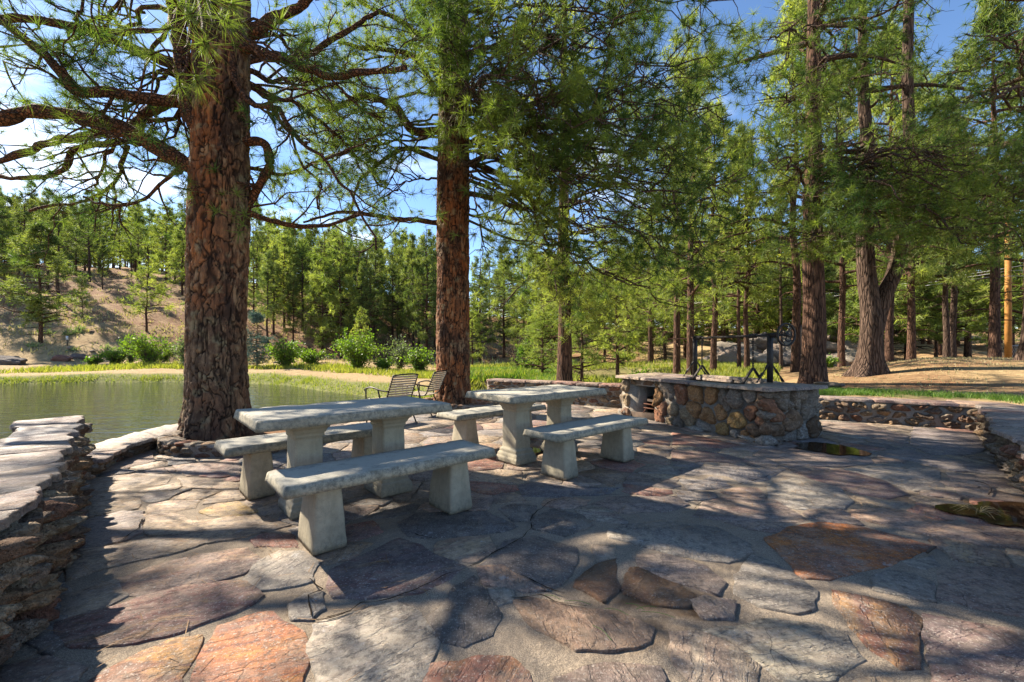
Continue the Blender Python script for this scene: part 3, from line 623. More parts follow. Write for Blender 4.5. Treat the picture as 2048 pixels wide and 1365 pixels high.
# fallen pine needles on the patio
nd = MB(); N_ = 5000; px_ = g0.uniform(-4.5, 6.5, N_); py_ = g0.uniform(.8, 9, N_); k_ = inpoly(FLOOR, px_, py_) & (fbm(np.column_stack([px_ * .9, py_ * .9, py_ * 0]), 3, 2) > .02)
px_, py_ = px_[k_], py_[k_]; an = g0.uniform(0, 6.3, len(px_)); ln = g0.uniform(.05, .12, len(px_)); T = np.column_stack([np.cos(an), np.sin(an), an * 0]); Nn = np.column_stack([-np.sin(an), np.cos(an), an * 0]) * .0014
c_ = np.column_stack([px_, py_, np.full(len(px_), .019)]); a_ = c_ - T * ln[:, None] / 2; b_ = c_ + T * ln[:, None] / 2 + [0, 0, .004]
V = np.stack([a_ - Nn, a_ + Nn, b_ + Nn, b_ - Nn], 1).reshape(-1, 3); nd.add(V, [np.arange(len(V)).reshape(-1, 4)])
tag(nd.build('fallen_needles', M['straw'], smooth=False), 'thin scattering of fallen brown pine needles on the flagstone patio', 'pine needles', kind='stuff')

# ---------------------------------------------------------------- stone walls
def path_map(pts, z0, flip=1):
    p = np.array(pts, float); seg = np.linalg.norm(np.diff(p, axis=0), axis=1); cum = np.concatenate([[0], np.cumsum(seg)])
    def f(u, v, d):
        u = np.clip(u, 0, cum[-1]); x = np.interp(u, cum, p[:, 0]); y = np.interp(u, cum, p[:, 1])
        e = .08; x2 = np.interp(np.clip(u + e, 0, cum[-1]), cum, p[:, 0]); y2 = np.interp(np.clip(u + e, 0, cum[-1]), cum, p[:, 1])
        x1 = np.interp(np.clip(u - e, 0, cum[-1]), cum, p[:, 0]); y1 = np.interp(np.clip(u - e, 0, cum[-1]), cum, p[:, 1])
        t = unit(np.column_stack([x2 - x1, y2 - y1])); n = np.column_stack([t[:, 1], -t[:, 0]]) * flip
        return np.column_stack([x + n[:, 0] * d, y + n[:, 1] * d, z0 + v])
    return f, cum[-1]
def offset(pts, d):
    p = np.array(pts, float); t = unit(np.gradient(p, axis=0)); return p + np.column_stack([t[:, 1], -t[:, 0]]) * d
def core(mb, pts, w, z0, z1, n=.06):
    """mortar core between the path and its offset w to the other side"""
    p = ring_open(pts, .1); q = offset(p, -w); k = len(p); V = []
    for zz in np.linspace(z0, z1, 5):
        V.append(np.column_stack([p, np.full(k, zz)]))
    for zz in np.linspace(z1, z0, 5): V.append(np.column_stack([q, np.full(k, zz)]))
    V = np.array(V).reshape(-1, 3); V[:, :2] += .02 * fbm(V * 6, 3, 4)[:, None]
    i = np.arange(10 * k).reshape(10, k); Qs = [np.stack([i[:-1, :-1], i[:-1, 1:], i[1:, 1:], i[1:, :-1]], -1).reshape(-1, 4)]
    for e in (0, k - 1):
        for j in range(4): Qs.append(np.array([[i[j, e], i[j + 1, e], i[8 - j, e], i[9 - j, e]]]))
    mb.add(V, Qs)
def ring_open(pts, step):
    p = np.array(pts, float); out = []
    for a, b in zip(p[:-1], p[1:]):
        k = max(1, int(round(np.linalg.norm(b - a) / step)))
        out += [a + (b - a) * t / k for t in range(k)]
    return np.array(out + [p[-1]])
def caps(mb, pts, w, over, z, th, g, lo=.25, hi=.5, tones=None, rag=.03, jit=.008, skew=.12, band=.3, inner_over=None):
    """coping slabs laid across a wall that follows pts (inner face) with width w"""
    f, L = path_map(pts, 0); u = 0; io = over if inner_over is None else inner_over; sk0 = 0
    while u < L - .05:
        l = min(g.uniform(lo, hi), L - u); l = L - u if L - u - l < lo * .5 else l; sk1 = g.uniform(-skew, skew) if u + l < L - .05 else 0
        a, b = io * g.uniform(.5, 1.5), over * g.uniform(.4, 1.4); gp = .004
        uu = np.array([u + gp, u + l / 2, u + l - gp, u + l + sk1 - gp, u + l / 2, u + sk0 + gp]); dd = np.array([a, a * g.uniform(.6, 1.3), a, -w - b, -w - b * g.uniform(.5, 1.2), -w - b])
        P_ = f(uu, uu * 0, dd)[:, :2]
        t = (tones or [TN, PK, TN, (.38, .31, .24), PU, RD])[g.integers(6)]
        T_ = f(np.array([u + l / 2]), np.zeros(1), np.zeros(1)); T2 = f(np.array([u + l / 2]), np.zeros(1), np.ones(1)); nn = (T2 - T_)[0]
        slab(mb, P_, z + g.uniform(-jit, jit), th, g, np.array(t) * g.uniform(.85, 1.1), band, rag, .03, 0, math.atan2(nn[1], nn[0]) + g.uniform(-.3, .3), .012)
        u += l; sk0 = sk1
# left wall
W1 = [(-4.36, 4.30), (-3.45, 3.33), (-2.45, 2.25), (-2.07, 1.80), (-1.86, 1.38), (-1.74, .95), (-1.66, .35), (-1.66, -1.5)][::-1]
lw = empty('stone_wall', (-2.45, 2.25, 0), 'tall rough rubble wall with ragged flagstone cap beside the pond, at the left edge', 'stone wall')
def fix(par):
    bpy.context.view_layer.update()
    for c in par.children: c.matrix_parent_inverse = par.matrix_world.inverted()
mb = MB(); core(mb, W1, .30, -.25, .50); mb.build('mortar_core', M['mortar_wall'], lw)
mb = MB(); f, L = path_map(W1, 0); stone_wall(mb, f, L, .49, .125, .105, .012, .065, seed=5, step=.014, rough=.5)
p0, p1 = np.array(W1[-1]), np.array(offset(W1, -.30)[-1]); f, L2 = path_map([p0, p1], 0); stone_wall(mb, f, L2, .49, .12, .075, .012, .035, seed=9, step=.015, rough=.5)
f, L3 = path_map(offset(W1, -.30)[::-1], -.25); stone_wall(mb, f, L3, .74, .2, .13, .014, .03, seed=6, step=.04)
mb.build('rubble_face', M['rubble'], lw)
mb = MB(); caps(mb, W1, .30, .05, .535, .04, np.random.default_rng(12), .3, .6, [(.22, .16, .14), (.26, .21, .18), (.29, .22, .165), (.20, .16, .145), (.25, .165, .14), (.23, .21, .20)], rag=.03, jit=.008, inner_over=.035); mb.build('coping', M['flag'], lw); fix(lw)
# low curb along the pond
W2 = [(-3.98, 4.12), (-4.2, 4.6), (-4.3, 5.15), (-4.42, 5.9), (-4.2, 6.55), (-3.4, 6.9), (-2.65, 7.25), (-2.15, 7.9), (-1.95, 8.6), (-1.7, 9.2)]
W2 = catmull(W2, 26).tolist()
cb = empty('stone_curb', (-4.3, 5.2, 0), 'low curved flagstone curb along the pond edge, running behind the big left pine', 'stone curb')
mb = MB(); W2r = W2[::1]; core(mb, W2r, .34, -.3, .11); mb.build('mortar_core', M['mortar_wall'], cb)
mb = MB(); f, L = path_map(W2r, 0); stone_wall(mb, f, L, .11, .16, .06, .008, .02, seed=15, step=.02)
mb.build('rubble_face', M['rubble'], cb)
mb = MB(); caps(mb, W2r, .36, .05, .15, .035, np.random.default_rng(2), .35, .7, [TN, PK, PK, (.40, .33, .27), TN, PK], .02, .006, .1, .2); mb.build('coping', M['flag'], cb); fix(cb)
# ring planters round the two big trunks
def planter(c, rx, ry, h, lbl, seed, tn=None):
    t = np.linspace(0, 2 * np.pi, 49); pts = np.column_stack([c[0] + rx * np.cos(t), c[1] + ry * np.sin(t)])
    o = empty('tree_ring', (*c, 0), lbl, 'stone planter ring')
    mb = MB(); core(mb, pts, .17, -.02, h - .02); mb.build('mortar_core', M['mortar_wall'], o)
    mb = MB(); f, L = path_map(pts, 0); stone_wall(mb, f, L, h - .045, .19, .075, .012, .022, seed=seed, step=.018)
    f2, L_ = path_map(offset(pts, -.17)[::-1], .02); stone_wall(mb, f2, L_, h - .06, .19, .08, .012, .02, seed=seed + 1, step=.03)
    g = np.random.default_rng(seed); fc, Lc = path_map(pts, 0); u = 0     # rim of small rounded stones
    while u < Lc:
        l = g.uniform(.12, .26); q = fc(np.array([u + l / 2]), np.array([h - .03]), np.array([-.085]))[0]; q2 = fc(np.array([u + l / 2 + .02]), np.array([0.]), np.array([-.085]))[0]
        rock(mb, q, (l * .54, .115, .035), math.atan2(q2[1] - q[1], q2[0] - q[0]), 3, .15, int(g.integers(1e6)), 7, tone=np.array(TONES[g.integers(8)]) * 1.25); u += l
    mb.build('rubble_face', M['rubble'], o)
    t = np.linspace(0, 2 * np.pi, 25)[:-1]; V = [(0, 0, .06)] + [(math.cos(a) * (rx - .1), math.sin(a) * (ry - .1), .03) for a in t]; V = np.array(V) + [*c, 0]
    V2 = V.copy(); mk('soil', V2, [[0, 1 + i, 1 + (i + 1) % 24] for i in range(24)], M['ground'], o, {'green': np.zeros(25), 'litter': np.ones(25) * .9}); fix(o)
planter((-3.42, 5.62), .95, .85, .17, 'low mortared stone ring round the foot of the big left pine', 31)
planter((-1.0, 8.75), .95, .80, .19, 'low stone ring round the foot of the second big pine behind the tables', 41)
# far wall between the second pine and the fire pit
W3 = [(-.60, 10.55), (.4, 9.95), (1.4, 9.35), (2.25, 8.85)]
fw = empty('stone_wall', (.9, 9.7, 0), 'low sunlit rubble wall behind the farther table, ending beside the stone fire pit', 'stone wall')
mb = MB(); core(mb, W3, .34, -.05, .44); mb.build('mortar_core', M['mortar_wall'], fw)
mb = MB(); f, L = path_map(W3, 0); stone_wall(mb, f, L, .44, .24, .085, .012, .03, seed=51, step=.022)
f, L2 = path_map([offset(W3, -.34)[0], W3[0]], 0); stone_wall(mb, f, L2, .44, .2, .07, .012, .03, seed=52, step=.02)
mb.build('rubble_face', M['rubble'], fw)
mb = MB(); caps(mb, W3, .34, .05, .485, .045, np.random.default_rng(8), .4, .8, [TN, PK, TN, (.36, .22, .17), RD, PK], .015, .006, .05, .2); mb.build('coping', M['flag'], fw); fix(fw)
# right retaining wall with its corner
W4 = [(3.3, 8.55), (5.25, 7.42), (6.25, 6.82), (6.78, 6.46), (6.86, 6.30), (6.35, 5.75), (5.6, 4.98), (4.97, 4.32), (4.45, 3.72), (3.0, 2.1), (1.9, .7), (1.35, -1.5)]
rw = empty('stone_wall', (6.8, 6.4, 0), 'low dark retaining wall with broad flagstone coping, turning a corner at the right', 'stone wall')
mb = MB(); core(mb, W4, .42, -.2, .34); mb.build('mortar_core', M['mortar_wall'], rw)
mb = MB(); f, L = path_map(W4, 0); stone_wall(mb, f, L, .345, .23, .10, .016, .055, seed=61, step=.018, rough=.4, tones=None); mb.build('rubble_face', M['rubble'], rw)
RWT = [(.24, .18, .165), (.33, .27, .25), (.30, .23, .21), (.36, .29, .25), (.25, .15, .13), (.30, .28, .28)]
mb = MB(); caps(mb, W4[:4], .44, .05, .385, .04, np.random.default_rng(18), .6, 1.0, RWT, .015, .006, .05, .3)
caps(mb, W4[4:], .50, .06, .39, .04, np.random.default_rng(19), .35, .7, RWT, .03, .01, .1, .3)
slab(mb, [(6.72, 6.46), (6.86, 6.30), (7.35, 6.0), (7.55, 6.6), (7.1, 7.05)], .388, .04, np.random.default_rng(1), PK, .2, .02, .04); mb.build('coping', M['flag'], rw); fix(rw)
# ---------------------------------------------------------------- concrete tables and benches
def loft(name, prof, mat, parent, rz=0, loc=(0, 0, 0), bev=.018, seed=0, nside=6, dens=.03):
    """square section column: prof = [(z, a, b)], corners rounded, surface a little uneven"""
    p = np.array(prof, float); zz = [p[0, 0]]
    for q, r_ in zip(p[:-1], p[1:]):
        k = max(1, int(math.ceil((r_[0] - q[0]) / dens))); zz += list(np.linspace(q[0], r_[0], k + 1)[1:]) if r_[0] > q[0] else [r_[0] + 1e-4]
    rows = []
    zz = np.array(zz); A = np.interp(zz, p[:, 0], p[:, 1]); B = np.interp(zz, p[:, 0], p[:, 2])
    # profile steps given as two points with nearly the same z keep their step
    for z, a, b in zip(zz, A, B):
        ring = []
        for sx, sy, a0 in ((1, 1, 0), (-1, 1, 90), (-1, -1, 180), (1, -1, 270)):
            for t in (0, 30, 60, 90): ring.append((sx * (a - bev) + bev * math.cos(R(a0 + t)), sy * (b - bev) + bev * math.sin(R(a0 + t)), z))
            nx = {0: (-1, 1), 90: (-1, -1), 180: (1, -1), 270: (1, 1)}[a0]
            e0 = np.array(ring[-1]); e1 = np.array((nx[0] * (a - bev) + bev * math.cos(R(a0 + 90)), nx[1] * (b - bev) + bev * math.sin(R(a0 + 90)), z))
            for t in range(1, nside): ring.append(tuple(e0 + (e1 - e0) * t / nside))
        rows.append(ring)
    V = np.array(rows); n, k = V.shape[:2]; V = V.reshape(-1, 3); q = V + seed * 3.3
    V[:, :2] += (np.stack([fbm(q * 9, 3, 1), fbm(q * 9, 3, 2)], 1)) * .0035
    i = np.arange(n * k).reshape(n, k); nx = np.roll(i, -1, 1); Qs = np.stack([i[:-1], nx[:-1], nx[1:], i[1:]], -1).reshape(-1, 4)
    V = np.vstack([V, [0, 0, zz[0]], [0, 0, zz[-1]]]); a = np.arange(k); b = np.roll(a, -1)
    T = np.concatenate([np.stack([np.full(k, n * k), b, a], 1), np.stack([np.full(k, n * k + 1), (n - 1) * k + a, (n - 1) * k + b], 1)])
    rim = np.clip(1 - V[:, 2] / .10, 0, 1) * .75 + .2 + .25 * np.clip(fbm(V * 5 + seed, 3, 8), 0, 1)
    o = mk(name, V, [Qs, T], mat, parent, {'rim': rim}); o.location = loc; o.rotation_euler.z = rz; return o
def slab_top(name, L, W, z0, z1, mat, parent, seed=0, flare=.014):
    bm = bmesh.new(); bmesh.ops.create_cube(bm, size=1)
    for v in bm.verts: v.co = Vector((v.co.x * L, v.co.y * W, v.co.z * (z1 - z0)))
    bmesh.ops.bevel(bm, geom=[e for e in bm.edges if abs((e.verts[0].co - e.verts[1].co).z) > .01], offset=.011, segments=2, affect='EDGES')
    bmesh.ops.bevel(bm, geom=[e for e in bm.edges if abs(e.verts[0].co.z - e.verts[1].co.z) < 1e-5 and len(e.link_faces) == 2 and abs(e.calc_face_angle(0)) > .5], offset=.004, segments=2, affect='EDGES')
    xs = [v.co.x for v in bm.verts]
    for ax, sp in ((0, .045), (1, .05), (2, .025)):
        half = (L, W, z1 - z0)[ax] / 2
        for c in np.arange(-half + sp, half - sp * .5, sp):
            n = [0, 0, 0]; n[ax] = 1; co = [0, 0, 0]; co[ax] = c
            bmesh.ops.bisect_plane(bm, geom=bm.verts[:] + bm.edges[:] + bm.faces[:], plane_co=co, plane_no=n)
    bm.verts.ensure_lookup_table(); V = np.array([v.co[:] for v in bm.verts]); t = (V[:, 2] + (z1 - z0) / 2) / (z1 - z0)
    V[:, 0] += np.sign(V[:, 0]) * (1 - t) * flare * (np.abs(V[:, 0]) > L / 2 - .05); V[:, 1] += np.sign(V[:, 1]) * (1 - t) * flare * (np.abs(V[:, 1]) > W / 2 - .05)
    q = V + seed * 5.1; V += np.stack([fbm(q * 8, 4, 1), fbm(q * 8, 4, 2), fbm(q * 5, 4, 3) * .6], 1) * .002
    ch = fbm(q * 16, 3, 7); edge = (np.abs(V[:, 0]) > L / 2 - .012) | (np.abs(V[:, 1]) > W / 2 - .012)
    V[:, 2] -= np.where(edge & (t > .9), np.maximum(0, ch - .3) * .012, 0)
    for v, c in zip(bm.verts, V): v.co = c + np.array([0, 0, (z0 + z1) / 2])
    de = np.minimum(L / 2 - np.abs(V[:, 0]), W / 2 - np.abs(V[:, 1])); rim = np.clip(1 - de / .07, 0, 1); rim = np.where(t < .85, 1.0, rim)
    me = bpy.data.meshes.new(name); bm.to_mesh(me); bm.free(); me.materials.append(mat)
    at = me.attributes.new('rim', 'FLOAT', 'POINT'); at.data.foreach_set('value', rim.astype(np.float32))
    me.polygons.foreach_set('use_smooth', np.ones(len(me.polygons), bool))
    o = bpy.data.objects.new(name, me); C.objects.link(o); o.parent = parent; return o
def bench(x, y, a, label, seed):
    o = empty('concrete_bench', (x, y, .018), label, 'bench', 'cast concrete benches on the patio', a)
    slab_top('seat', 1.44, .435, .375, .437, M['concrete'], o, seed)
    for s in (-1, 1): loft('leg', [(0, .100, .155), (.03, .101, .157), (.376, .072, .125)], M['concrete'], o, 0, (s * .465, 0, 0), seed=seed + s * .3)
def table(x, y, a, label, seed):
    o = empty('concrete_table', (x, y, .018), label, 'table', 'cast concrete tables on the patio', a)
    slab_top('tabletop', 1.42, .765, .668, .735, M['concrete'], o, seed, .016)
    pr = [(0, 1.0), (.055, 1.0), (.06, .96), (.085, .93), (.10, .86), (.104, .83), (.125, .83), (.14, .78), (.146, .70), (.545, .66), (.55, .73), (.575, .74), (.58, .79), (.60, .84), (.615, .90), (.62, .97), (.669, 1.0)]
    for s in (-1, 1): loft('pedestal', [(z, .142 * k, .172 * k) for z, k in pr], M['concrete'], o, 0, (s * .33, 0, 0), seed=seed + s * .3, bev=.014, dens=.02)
bench(-.817, 2.959, .717, 'grey concrete bench closest to the camera, in front of the nearer table', 1)
table(-1.296, 3.434, .722, 'grey concrete table on two stepped pedestals, the nearer one, beside the big left pine', 2)
bench(-1.764, 3.883, .752, 'concrete bench behind the nearer table, its end beside the stone planter ring', 3)
table(.297, 4.818, .70, 'grey concrete table on two stepped pedestals, the farther one, before the low wall', 4)
bench(.795, 4.384, .726, 'concrete bench on the right, between the farther table and the stone fire pit', 5)
bench(-.22, 5.50, .74, 'concrete bench behind the farther table, near the foot of the second pine', 6)

# ---------------------------------------------------------------- stone fire pit
A_c, B_c, C_c, D_c = (3.20, 5.42), (4.18, 5.88), (2.95, 8.75), (2.03, 7.95)
fp = empty('stone_fire_pit', (3.1, 7.0, 0), 'long waist high fire pit of large golden and brown boulders with a flagstone top', 'fire pit')
def lerp(a, b, t): return (a[0] + (b[0] - a[0]) * t, a[1] + (b[1] - a[1]) * t)
mb = MB()
def prism(mb, poly, z0, z1):
    k = len(poly); V = [(*p, z0) for p in poly] + [(*p, z1) for p in poly]
    mb.add(V, [np.array([(i, (i + 1) % k, (i + 1) % k + k, i + k) for i in range(k)]), np.array([(k, k + i, k + i + 1) for i in range(1, k - 1)])])
TH = .26; u_ = unit(np.array(A_c) - np.array(D_c)); v_ = unit(np.array(B_c) - np.array(A_c)); Lf = np.linalg.norm(np.array(A_c) - np.array(D_c)); Ls = np.linalg.norm(np.array(B_c) - np.array(A_c))
t0, t1 = .085, .30
def inn(p, k=TH): c = np.array([3.1, 7.0]); return tuple(np.array(p) + unit(c - np.array(p)) * k * 1.35)
iA, iB, iC, iD = inn(A_c), inn(B_c), inn(C_c), inn(D_c)
prism(mb, [lerp(D_c, A_c, t1), A_c, iA, lerp(iD, iA, t1)], -.05, .685)
prism(mb, [D_c, lerp(D_c, A_c, t0), lerp(iD, iA, t0), iD], -.05, .683)
prism(mb, [lerp(D_c, A_c, t0), lerp(D_c, A_c, t1), lerp(iD, iA, t1), lerp(iD, iA, t0)], .575, .681)
prism(mb, [A_c, B_c, iB, iA], -.05, .682); prism(mb, [B_c, C_c, iC, iB], -.05, .684); prism(mb, [C_c, D_c, iD, iC], -.05, .680)
mb.build('mortar_core', M['mortar_wall'], fp)
mb = MB(); q1, q2 = lerp(D_c, A_c, t0), lerp(D_c, A_c, t1); nb = np.array([v_[0], v_[1]]) * .62
prism(mb, [tuple(np.array(q1) + nb), tuple(np.array(q2) + nb), tuple(np.array(q2) + nb * 1.1), tuple(np.array(q1) + nb * 1.1)], 0, .57)
prism(mb, [lerp(q1, q1, 0), q2, tuple(np.array(q2) + nb), tuple(np.array(q1) + nb)], .0, .10)
prism(mb, [iA, iB, iC, iD], .3, .34); mb.build('firebox_lining', M['soot'], fp)
# faces: traced stones of the long side (pixels of the enlarged crop 1200..1700 x 620..920)
def face_uv(p0, dirv, x, y):
    px = 1200 + x * .24414; py = 620 + y * .24414; k = (px - 1024) / F     # ray x = k*y
    s = (k * p0[1] - p0[0]) / (dirv[0] - k * dirv[1]); Yy = p0[1] + s * dirv[1]; return s, CH - (py - HZ) * Yy / F
GO, OB, TB, RB, GB, LG, BR = (.48, .29, .10), (.46, .24, .10), (.46, .35, .22), (.32, .14, .08), (.27, .23, .19), (.46, .42, .36), (.29, .18, .11)
LS = [(1130, 915, GO), (1120, 1050, LG), (900, 870, OB), (870, 1000, LG), (720, 870, TB), (590, 820, TB), (675, 710, RB), (795, 715, OB), (915, 715, OB), (1035, 755, GB), (1120, 740, GB), (590, 960, TB), (480, 890, RB), (485, 730, OB), (565, 690, GB),
      (640, 960, GB), (1250, 830, RB), (1290, 1010, BR), (1260, 1080, OB), (1190, 1060, OB), (980, 820, OB), (1240, 720, GB), (420, 940, GB), (1340, 900, RB), (1340, 760, BR), (1350, 1060, LG), (780, 790, OB), (520, 800, RB), (1010, 1010, GO)]
S_, T_ = [], []
for x, y, t in LS:
    s, z = face_uv(D_c, u_, x, y)
    if s > t1 * Lf - .05: S_.append((s - t1 * Lf, min(.66, max(.03, z)))); T_.append(t)
mb = MB(); f, L = path_map([D_c, A_c], 0, -1 if False else 1)
stone_wall(mb, f, Lf * (1 - t1), .69, .3, .3, .012, .048, S_, T_, 71, .018, .32, u0=Lf * t1, rnd=1)
stone_wall(mb, f, Lf * t0, .69, .2, .2, .014, .05, None, None, 72, .02, .35)
stone_wall(mb, f, Lf * (t1 - t0), .10, .2, .1, .01, .02, None, None, 73, .02, .3, u0=Lf * t0, v0=.585)
RS = [(1480, 770, GB), (1700, 790, GB), (1550, 930, BR), (1740, 970, BR), (1560, 1050, LG), (1420, 1000, BR), (1640, 1050, LG), (1430, 850, RB), (1620, 700, GB), (1410, 1080, GB)]
S_, T_ = [], []
for x, y, t in RS:
    s, z = face_uv(A_c, v_, x, y); S_.append((min(Ls - .05, max(.05, s)), min(.66, max(.03, z)))); T_.append(t)
f, L = path_map([A_c, B_c], 0, 1); stone_wall(mb, f, Ls, .69, .3, .3, .012, .045, S_, T_, 74, .018, .32, rnd=1)
f, L = path_map([B_c, C_c], 0, 1); stone_wall(mb, f, L, .69, .3, .25, .014, .05, None, None, 75, .04)
f, L = path_map([C_c, D_c], 0, 1); stone_wall(mb, f, L, .69, .3, .25, .014, .05, None, None, 76, .04)
for (x, z, s_, t) in ((.02, .05, (.14, .08, .07), LG), (Lf - .25, .04, (.16, .09, .05), LG), (Lf * .62, .03, (.2, .09, .05), LG)):
    q = np.array(D_c) + u_ * x; rock(mb, (q[0], q[1], z), s_, math.atan2(u_[1], u_[0]), 3, .2, int(x * 100) + 3, 7, tone=t)
for z, s_, t in ((.07, (.13, .12, .085), LG), (.215, (.12, .11, .085), BR), (.365, (.12, .11, .085), GB), (.515, (.13, .12, .09), RB), (.635, (.11, .11, .055), GB)):
    q = np.array(A_c) * .94 + np.array(inn(A_c)) * .06; rock(mb, (q[0], q[1], z), s_, math.atan2(v_[1], v_[0]), 3, .2, int(z * 997), 8, tone=t)
mb.build('boulder_face', M['rubble'], fp)
# flagstone top: broad slabs round the pit opening
oA, oB, oC, oD = (3.12, 5.22), (4.24, 5.74), (2.98, 9.0), (1.9, 7.98)
fu = lambda a, b: tuple(np.array(oA) * (1 - a) * (1 - b) + np.array(oB) * (1 - a) * b + np.array(oC) * a * b + np.array(oD) * a * (1 - b))
g6 = np.random.default_rng(6); mb = MB(); CT = [(.32, .26, .22), (.28, .23, .21), (.36, .29, .23), (.25, .19, .18), (.33, .27, .2)]
a0, a1, b0, b1 = .20, .60, .24, .72; gp = .004
def cap_(a, b, c, d, i): slab(mb, [fu(a + gp, b + gp), fu(a + gp, d - gp), fu(c - gp, d - gp), fu(c - gp, b + gp)], .728 + g6.uniform(-.004, .006), .042, g6, CT[i % 5], .35, .018, .03, 0, 1.1 + g6.uniform(-.3, .3), .002, .012)
for i, (a, b, c, d) in enumerate([(0, 0, a0, .42), (0, .42, a0, 1), (a0, 0, .42, b0), (.42, 0, a1, b0), (a0, b1, .38, 1), (.38, b1, a1, 1), (a1, 0, .78, .5), (.78, 0, 1, .5), (a1, .5, .82, 1), (.82, .5, 1, 1)]): cap_(a, b, c, d, i)
slab(mb, [fu(.22, b1 + .02), fu(.22, b1 + .12), fu(.58, b1 + .12), fu(.58, b1 + .02)], .772, .04, g6, CT[2], .3, .012, .03, 0, 1.1, .002, .01)
mb.build('flagstone_top', M['flag'], fp); fix(fp)
# rusty grate inside the firebox
gr = empty('firebox_grate', (*lerp(q1, q2, .72), 0), 'small rusty wire grate inside the fire pit side opening', 'grate')
mb = MB(); cq = np.array(lerp(q1, q2, .66)) + v_ * .2
for z in (.19, .26):
    for k in range(6): p = cq + u_ * (-.15 + .06 * k); tube1(mb, [(*(p - v_ * .12), z), (*(p + v_ * .12), z)], .006, 5)
    tube1(mb, [(*(cq - u_ * .15 - v_ * .12), z), (*(cq + u_ * .15 - v_ * .12), z)], .008, 5)
mb.build('rack', M['rust'], gr)
for sx in (-.14, .14):
    mb = MB(); p = cq + u_ * sx; tube1(mb, [(*(p - v_ * .14), .10), (*p, .26), (*(p + v_ * .14), .10)], .008, 5); mb.build('leg', M['rust'], gr)
fix(gr)
# iron winch over the pit
wz = .735
pA = np.array(P(1540, 766, 6.12)); pB = np.array(P(1390, 753, 7.62)); pA[2] = pB[2] = wz
ax = unit(pB - pA); sd = np.array([-ax[1], ax[0], 0]); BZ = 1.405
wi = empty('grill_winch', ((pA[0] + pB[0]) / 2, (pA[1] + pB[1]) / 2, wz), 'dark iron hand winch with spoked wheel, chains and crossbar over the fire pit', 'winch')
def iron(n, fn, par=None, mat='iron', smooth=True):
    mb = MB(); fn(mb); return mb.build(n, M[mat], par or wi, smooth)
rzz = math.atan2(ax[1], ax[0])
for p in (pA, pB):
    iron('post', lambda m: (box(m, (p[0], p[1], wz + .345), (.045, .068, .69), rzz), box(m, (p[0], p[1], wz + .694), (.07, .10, .012), rzz)), smooth=False)
    for sgn in (-1, 1):        # twisted strap braces
        def br(m, sgn=sgn, p=p):
            n = 22; a = p + np.array([0, 0, .26]) + sd * sgn * .03; b = p + sd * sgn * .24 + np.array([0, 0, .004]) - ax * 0
            V = []
            for i in range(n):
                t = i / (n - 1); c = a + (b - a) * t; th = t * math.pi * 2; w = ax * math.cos(th) * .022 + np.array([0, 0, 1]) * math.sin(th) * .022
                nn = np.cross(w, b - a); nn = unit(nn) * .004
                V += [c - w - nn, c + w - nn, c + w + nn, c - w + nn]
            V = np.array(V); i = np.arange(n - 1)[:, None] * 4; k = np.arange(4)[None]
            m.add(V, [np.stack([i + k, i + (k + 1) % 4, i + 4 + (k + 1) % 4, i + 4 + k], -1).reshape(-1, 4)])
        iron('brace', br, smooth=False)
wc = pA - ax * .26; wc[2] = BZ
iron('crossbar', lambda m: tube1(m, [pB + ax * .05 + [0, 0, BZ - wz], wc - ax * .02], .019, 10))
for p in (pB - ax * .10, pA + ax * .30, pA - ax * .06):
    c = np.array([p[0], p[1], BZ])
    def collar(m, c=c):
        n = 46; t = np.linspace(0, 1, n); th = t * math.pi * 2 * 5; q = c + ax * (t[:, None] - .5) * .13 + (sd * np.cos(th)[:, None] + np.array([0, 0, 1]) * np.sin(th)[:, None]) * .03
        tube1(m, q, .009, 6)
    iron('chain_coil', collar)
def link_chain(m, top, bot, s=.040):
    n = max(2, int((top[2] - bot[2]) / (s * .72)))
    for i in range(n):
        c = top + (bot - top) * (i + .5) / n; th = np.linspace(0, 2 * np.pi, 13); w = ax if i % 2 else sd
        q = c + w * np.cos(th)[:, None] * s * .32 + np.array([0, 0, 1]) * np.sin(th)[:, None] * s * .52; tube1(m, q, .0052, 5, False)
apx = []
for (bx, by, Yc) in ((1404.6, 731, 7.45), (1511.8, 736, 6.42)):
    tp = np.array(P(bx, 676, Yc)); d = tp - wc; tpp = wc + ax * (d @ ax); tpp[2] = BZ - .02; bt = tpp.copy(); bt[2] = CH - (by - HZ) * Yc / F
    iron('chain', lambda m: link_chain(m, tpp, bt)); apx.append(bt)
for bt in apx:
    def vee(m, bt=bt):
        for sgn in (-1, 1):
            e = bt + sd * sgn * .19; e[2] = wz - .03; c = (bt + e) / 2; d = e - bt; L_ = np.linalg.norm(d); n = 2
            V = []
            for t in (0, 1):
                q = bt + d * t
                for (i, j) in ((-1, -1), (1, -1), (1, 1), (-1, 1)): V.append(q + ax * .022 * i + unit(np.cross(d, ax)) * .008 * j)
            m.add(V, [np.array([(k, (k + 1) % 4, (k + 1) % 4 + 4, k + 4) for k in range(4)] + [(3, 2, 1, 0), (4, 5, 6, 7)])])
    iron('hanger', vee, smooth=False)
def rimf(m):
    th = np.linspace(0, 2 * np.pi, 49); q = wc + (sd * np.cos(th)[:, None] + np.array([0, 0, 1]) * np.sin(th)[:, None]) * .150; tube1(m, q, .0145, 8, False)
wh = iron('wheel', rimf)
for k in range(5):
    def sp(m, k=k):
        t = np.linspace(0, 1, 12); a = 2 * np.pi * k / 5 + .5 + .75 * np.sin(t * np.pi * 1.6) * .8; r_ = .02 + t * .128
        tube1(m, wc + (sd * np.cos(a)[:, None] + np.array([0, 0, 1]) * np.sin(a)[:, None]) * r_[:, None], .0085, 6)
    o = iron('spoke', sp, wh)
